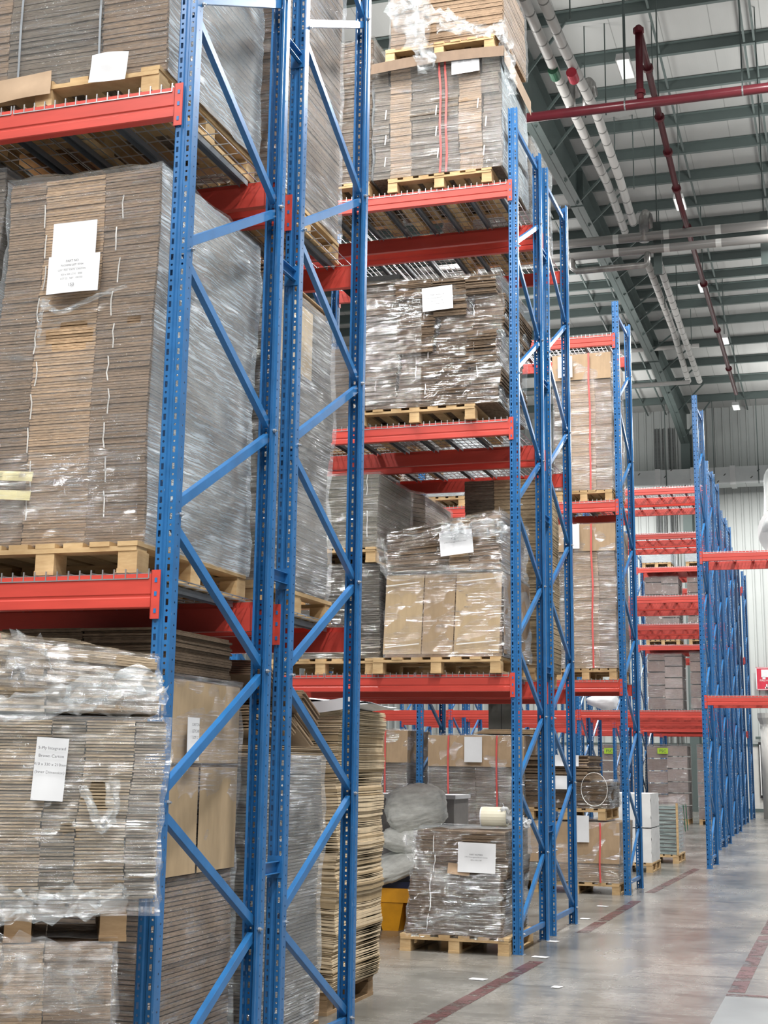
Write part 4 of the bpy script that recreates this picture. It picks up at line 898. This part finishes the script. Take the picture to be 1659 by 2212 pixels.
# duct along the back wall, with a flexible elbow
yy = 53.3; zt, zb = aty(1500, 1012, yy).z, aty(1500, 1048, yy).z
t = thing('wall_duct', 'foil wrapped rectangular air duct running along the back wall', 'air duct', (-14, yy, (zt+zb)/2))
h = (zt-zb)/2; b = MB(); b.box(0, 18, 0, .8, -h, h); b.build('duct_body', M['foil'], t)
for u in (1421, 1498, 1583): P = aty(u, 1030, yy); b = MB(); b.box(P.x+14-.10, P.x+14+.10, -.04, .84, -h-.04, h+.04); b.build('duct_joint', M['white'], t)
for u in (1440, 1544, 1640): P = aty(u, 1050, yy); b = MB(); b.bar((P.x+14, -.02, -h-.05), (P.x+14, -.02, roofz(yy)-.2-t.location.z), .03, .03, up=(1,0,0)); b.build('hanger_rod', M['steel'], t)
P = aty(1697, 1150, 40); t = thing('flexible_duct', 'white flexible foil duct hanging down at the right picture edge', 'air duct', P)
b = MB(); pts = [(0, 0, 0), (0, .05, .1), (0, .6, .5), (-.1, 1.5, 1.4), (-.15, 2.6, 2.0)]; b.tube(pts, [.62, .62, .6, .5, .5], 20); b.build('duct_sleeve', M['foil'], t, smooth=True)
b = MB(); b.tube([(-.01, -.08, -.02), (0, .02, .02)], [.74, .74], 28); b.build('duct_collar', M['white'], t)
# vertical conduits and drop pipes on the back wall
for i, (u, nm) in enumerate(((1417, 'leftmost'), (1424, 'second'), (1433, 'third'), (1446, 'fourth'), (1455, 'fifth'))):
    P = aty(u, 1000, 54.85); t = pipe('%s of the grey conduits running down the back wall' % nm, 'wall_conduit', [(P.x, 54.85, 14.5), (P.x, 54.85, .3)], .03, 'zinc')
# fire sign, grey drum thing, door frame bits
P = aty(1655, 1466, 54.7); t = thing('fire_hose_sign', 'red and white fire hose sign on the far wall at the right edge', 'sign', P)
b = MB(); b.box(-.36, .36, 0, .03, -.42, .42); b.build('sign_plate', M['signred'], t)
b = MB(); b.box(-.35, .35, -.004, 0, -.40, -.39+.01); b.box(-.35, .35, -.004, 0, .38, .40); b.box(-.36, -.33, -.004, 0, -.4, .4); b.box(.33, .36, -.004, 0, -.4, .4); b.box(-.17, .2, -.004, 0, .05, .33); b.box(-.13, -.02, -.004, 0, -.02, .06); b.box(-.05, .08, -.004, 0, -.36, -.30); b.box(-.01, .04, -.004, 0, -.36, -.2); b.build('white_symbol', M['paper'], t)
text_mesh('FIRE HOSE', .10, t, (0, -.006, -.10), mat='paper')
P = atz(1668, 1752); t = thing('grey_round_column', 'grey round column with flared cap at the right picture edge', 'column', (P.x, min(P.y, 48), 0))
b = MB(); P = aty(1666, 1640, 48); t.location = (P.x, 48, 0); b.tube([(0,0,0), (0,0,3.0)], .30, 20); b.build('shaft', M['patch'] if False else M['wall2'], t, smooth=True); b = MB(); b.tube([(0,0,2.95), (0,0,3.15), (0,0,3.3)], [.30, .38, .38], 20); b.build('cap', M['wall2'], t)
P = aty(1648, 1660, 54.7); t = thing('wall_cabinet', 'narrow dark glazed cabinet on the far wall beside the round column', 'cabinet', (P.x, 54.75, .5))
b = MB(); b.box(-.13, .13, 0, .1, 0, 2.0); b.build('body', M['dark'], t); b = MB(); b.box(-.22, .2, -.02, .1, 2.1, 2.2); b.build('top_rail', M['steel'], t); b = MB(); b.box(-.10, -.06, -.02, 0, .1, 1.9); b.build('edge_strip', M['white'], t)

# ------------------------------------------------------------------ floor markings and small litter
def flat(name, label, cat, pts, mat, group=None, z=.002):
    b = MB(); b.add([(x, y, z) for x, y in pts], [tuple(range(len(pts)))]); return tag(b.build(name, M[mat]), label, cat, group)
SG = 'worn red lines painted on the floor'
for i, (a_, c_, nm) in enumerate((((-2.73, 7.5), (-2.63, 12.2), 'beside the nearest rack'), ((-2.64, 14.4), (-2.62, 18.0), 'beside the second rack'), ((-2.62, 19.2), (-2.50, 24.0), 'beyond the third rack'))):
    flat('floor_line', 'worn red floor line %s' % nm, 'floor line', [(a_[0], a_[1]), (a_[0]+.12, a_[1]), (c_[0]+.12, c_[1]), (c_[0], c_[1])], 'stripe', SG)
flat('floor_line', 'long worn red floor line at the right picture edge', 'floor line', [(-.94, 11.15), (-.82, 11.15), (-.82, 30), (-.94, 30)], 'stripe', SG)
flat('floor_line', 'short worn red floor line ending at the pale floor patch', 'floor line', [(-.94, 10.95), (1.5, 10.95), (1.5, 11.07), (-.94, 11.07)], 'stripe', SG)
flat('floor_patch', 'pale grey painted floor patch at the bottom right corner', 'floor patch', [(-.94, 3), (2.5, 3), (2.5, 10.94), (-.94, 10.94)], 'patch')
for i, (u, v, s, nm) in enumerate(((1165, 2068, .13, 'by the second rack front post'), (1192, 2034, .10, 'by the second rack middle posts'), (1300, 1958, .12, 'beyond the second rack on the line'), (1262, 1985, .09, 'near the second rack last post'), (1200, 2133, .06, 'in the open aisle'), (1030, 2116, .12, 'beside the near red line'))):
    P = atz(u, v); flat('paper_scrap', 'small white scrap on the floor '+nm, 'paper scrap', [(P.x-s/2, P.y-.03), (P.x+s/2, P.y-.05), (P.x+s/2+.02, P.y+.04), (P.x-s/2+.01, P.y+.06)], 'paper', 'white scraps on the floor', .004)
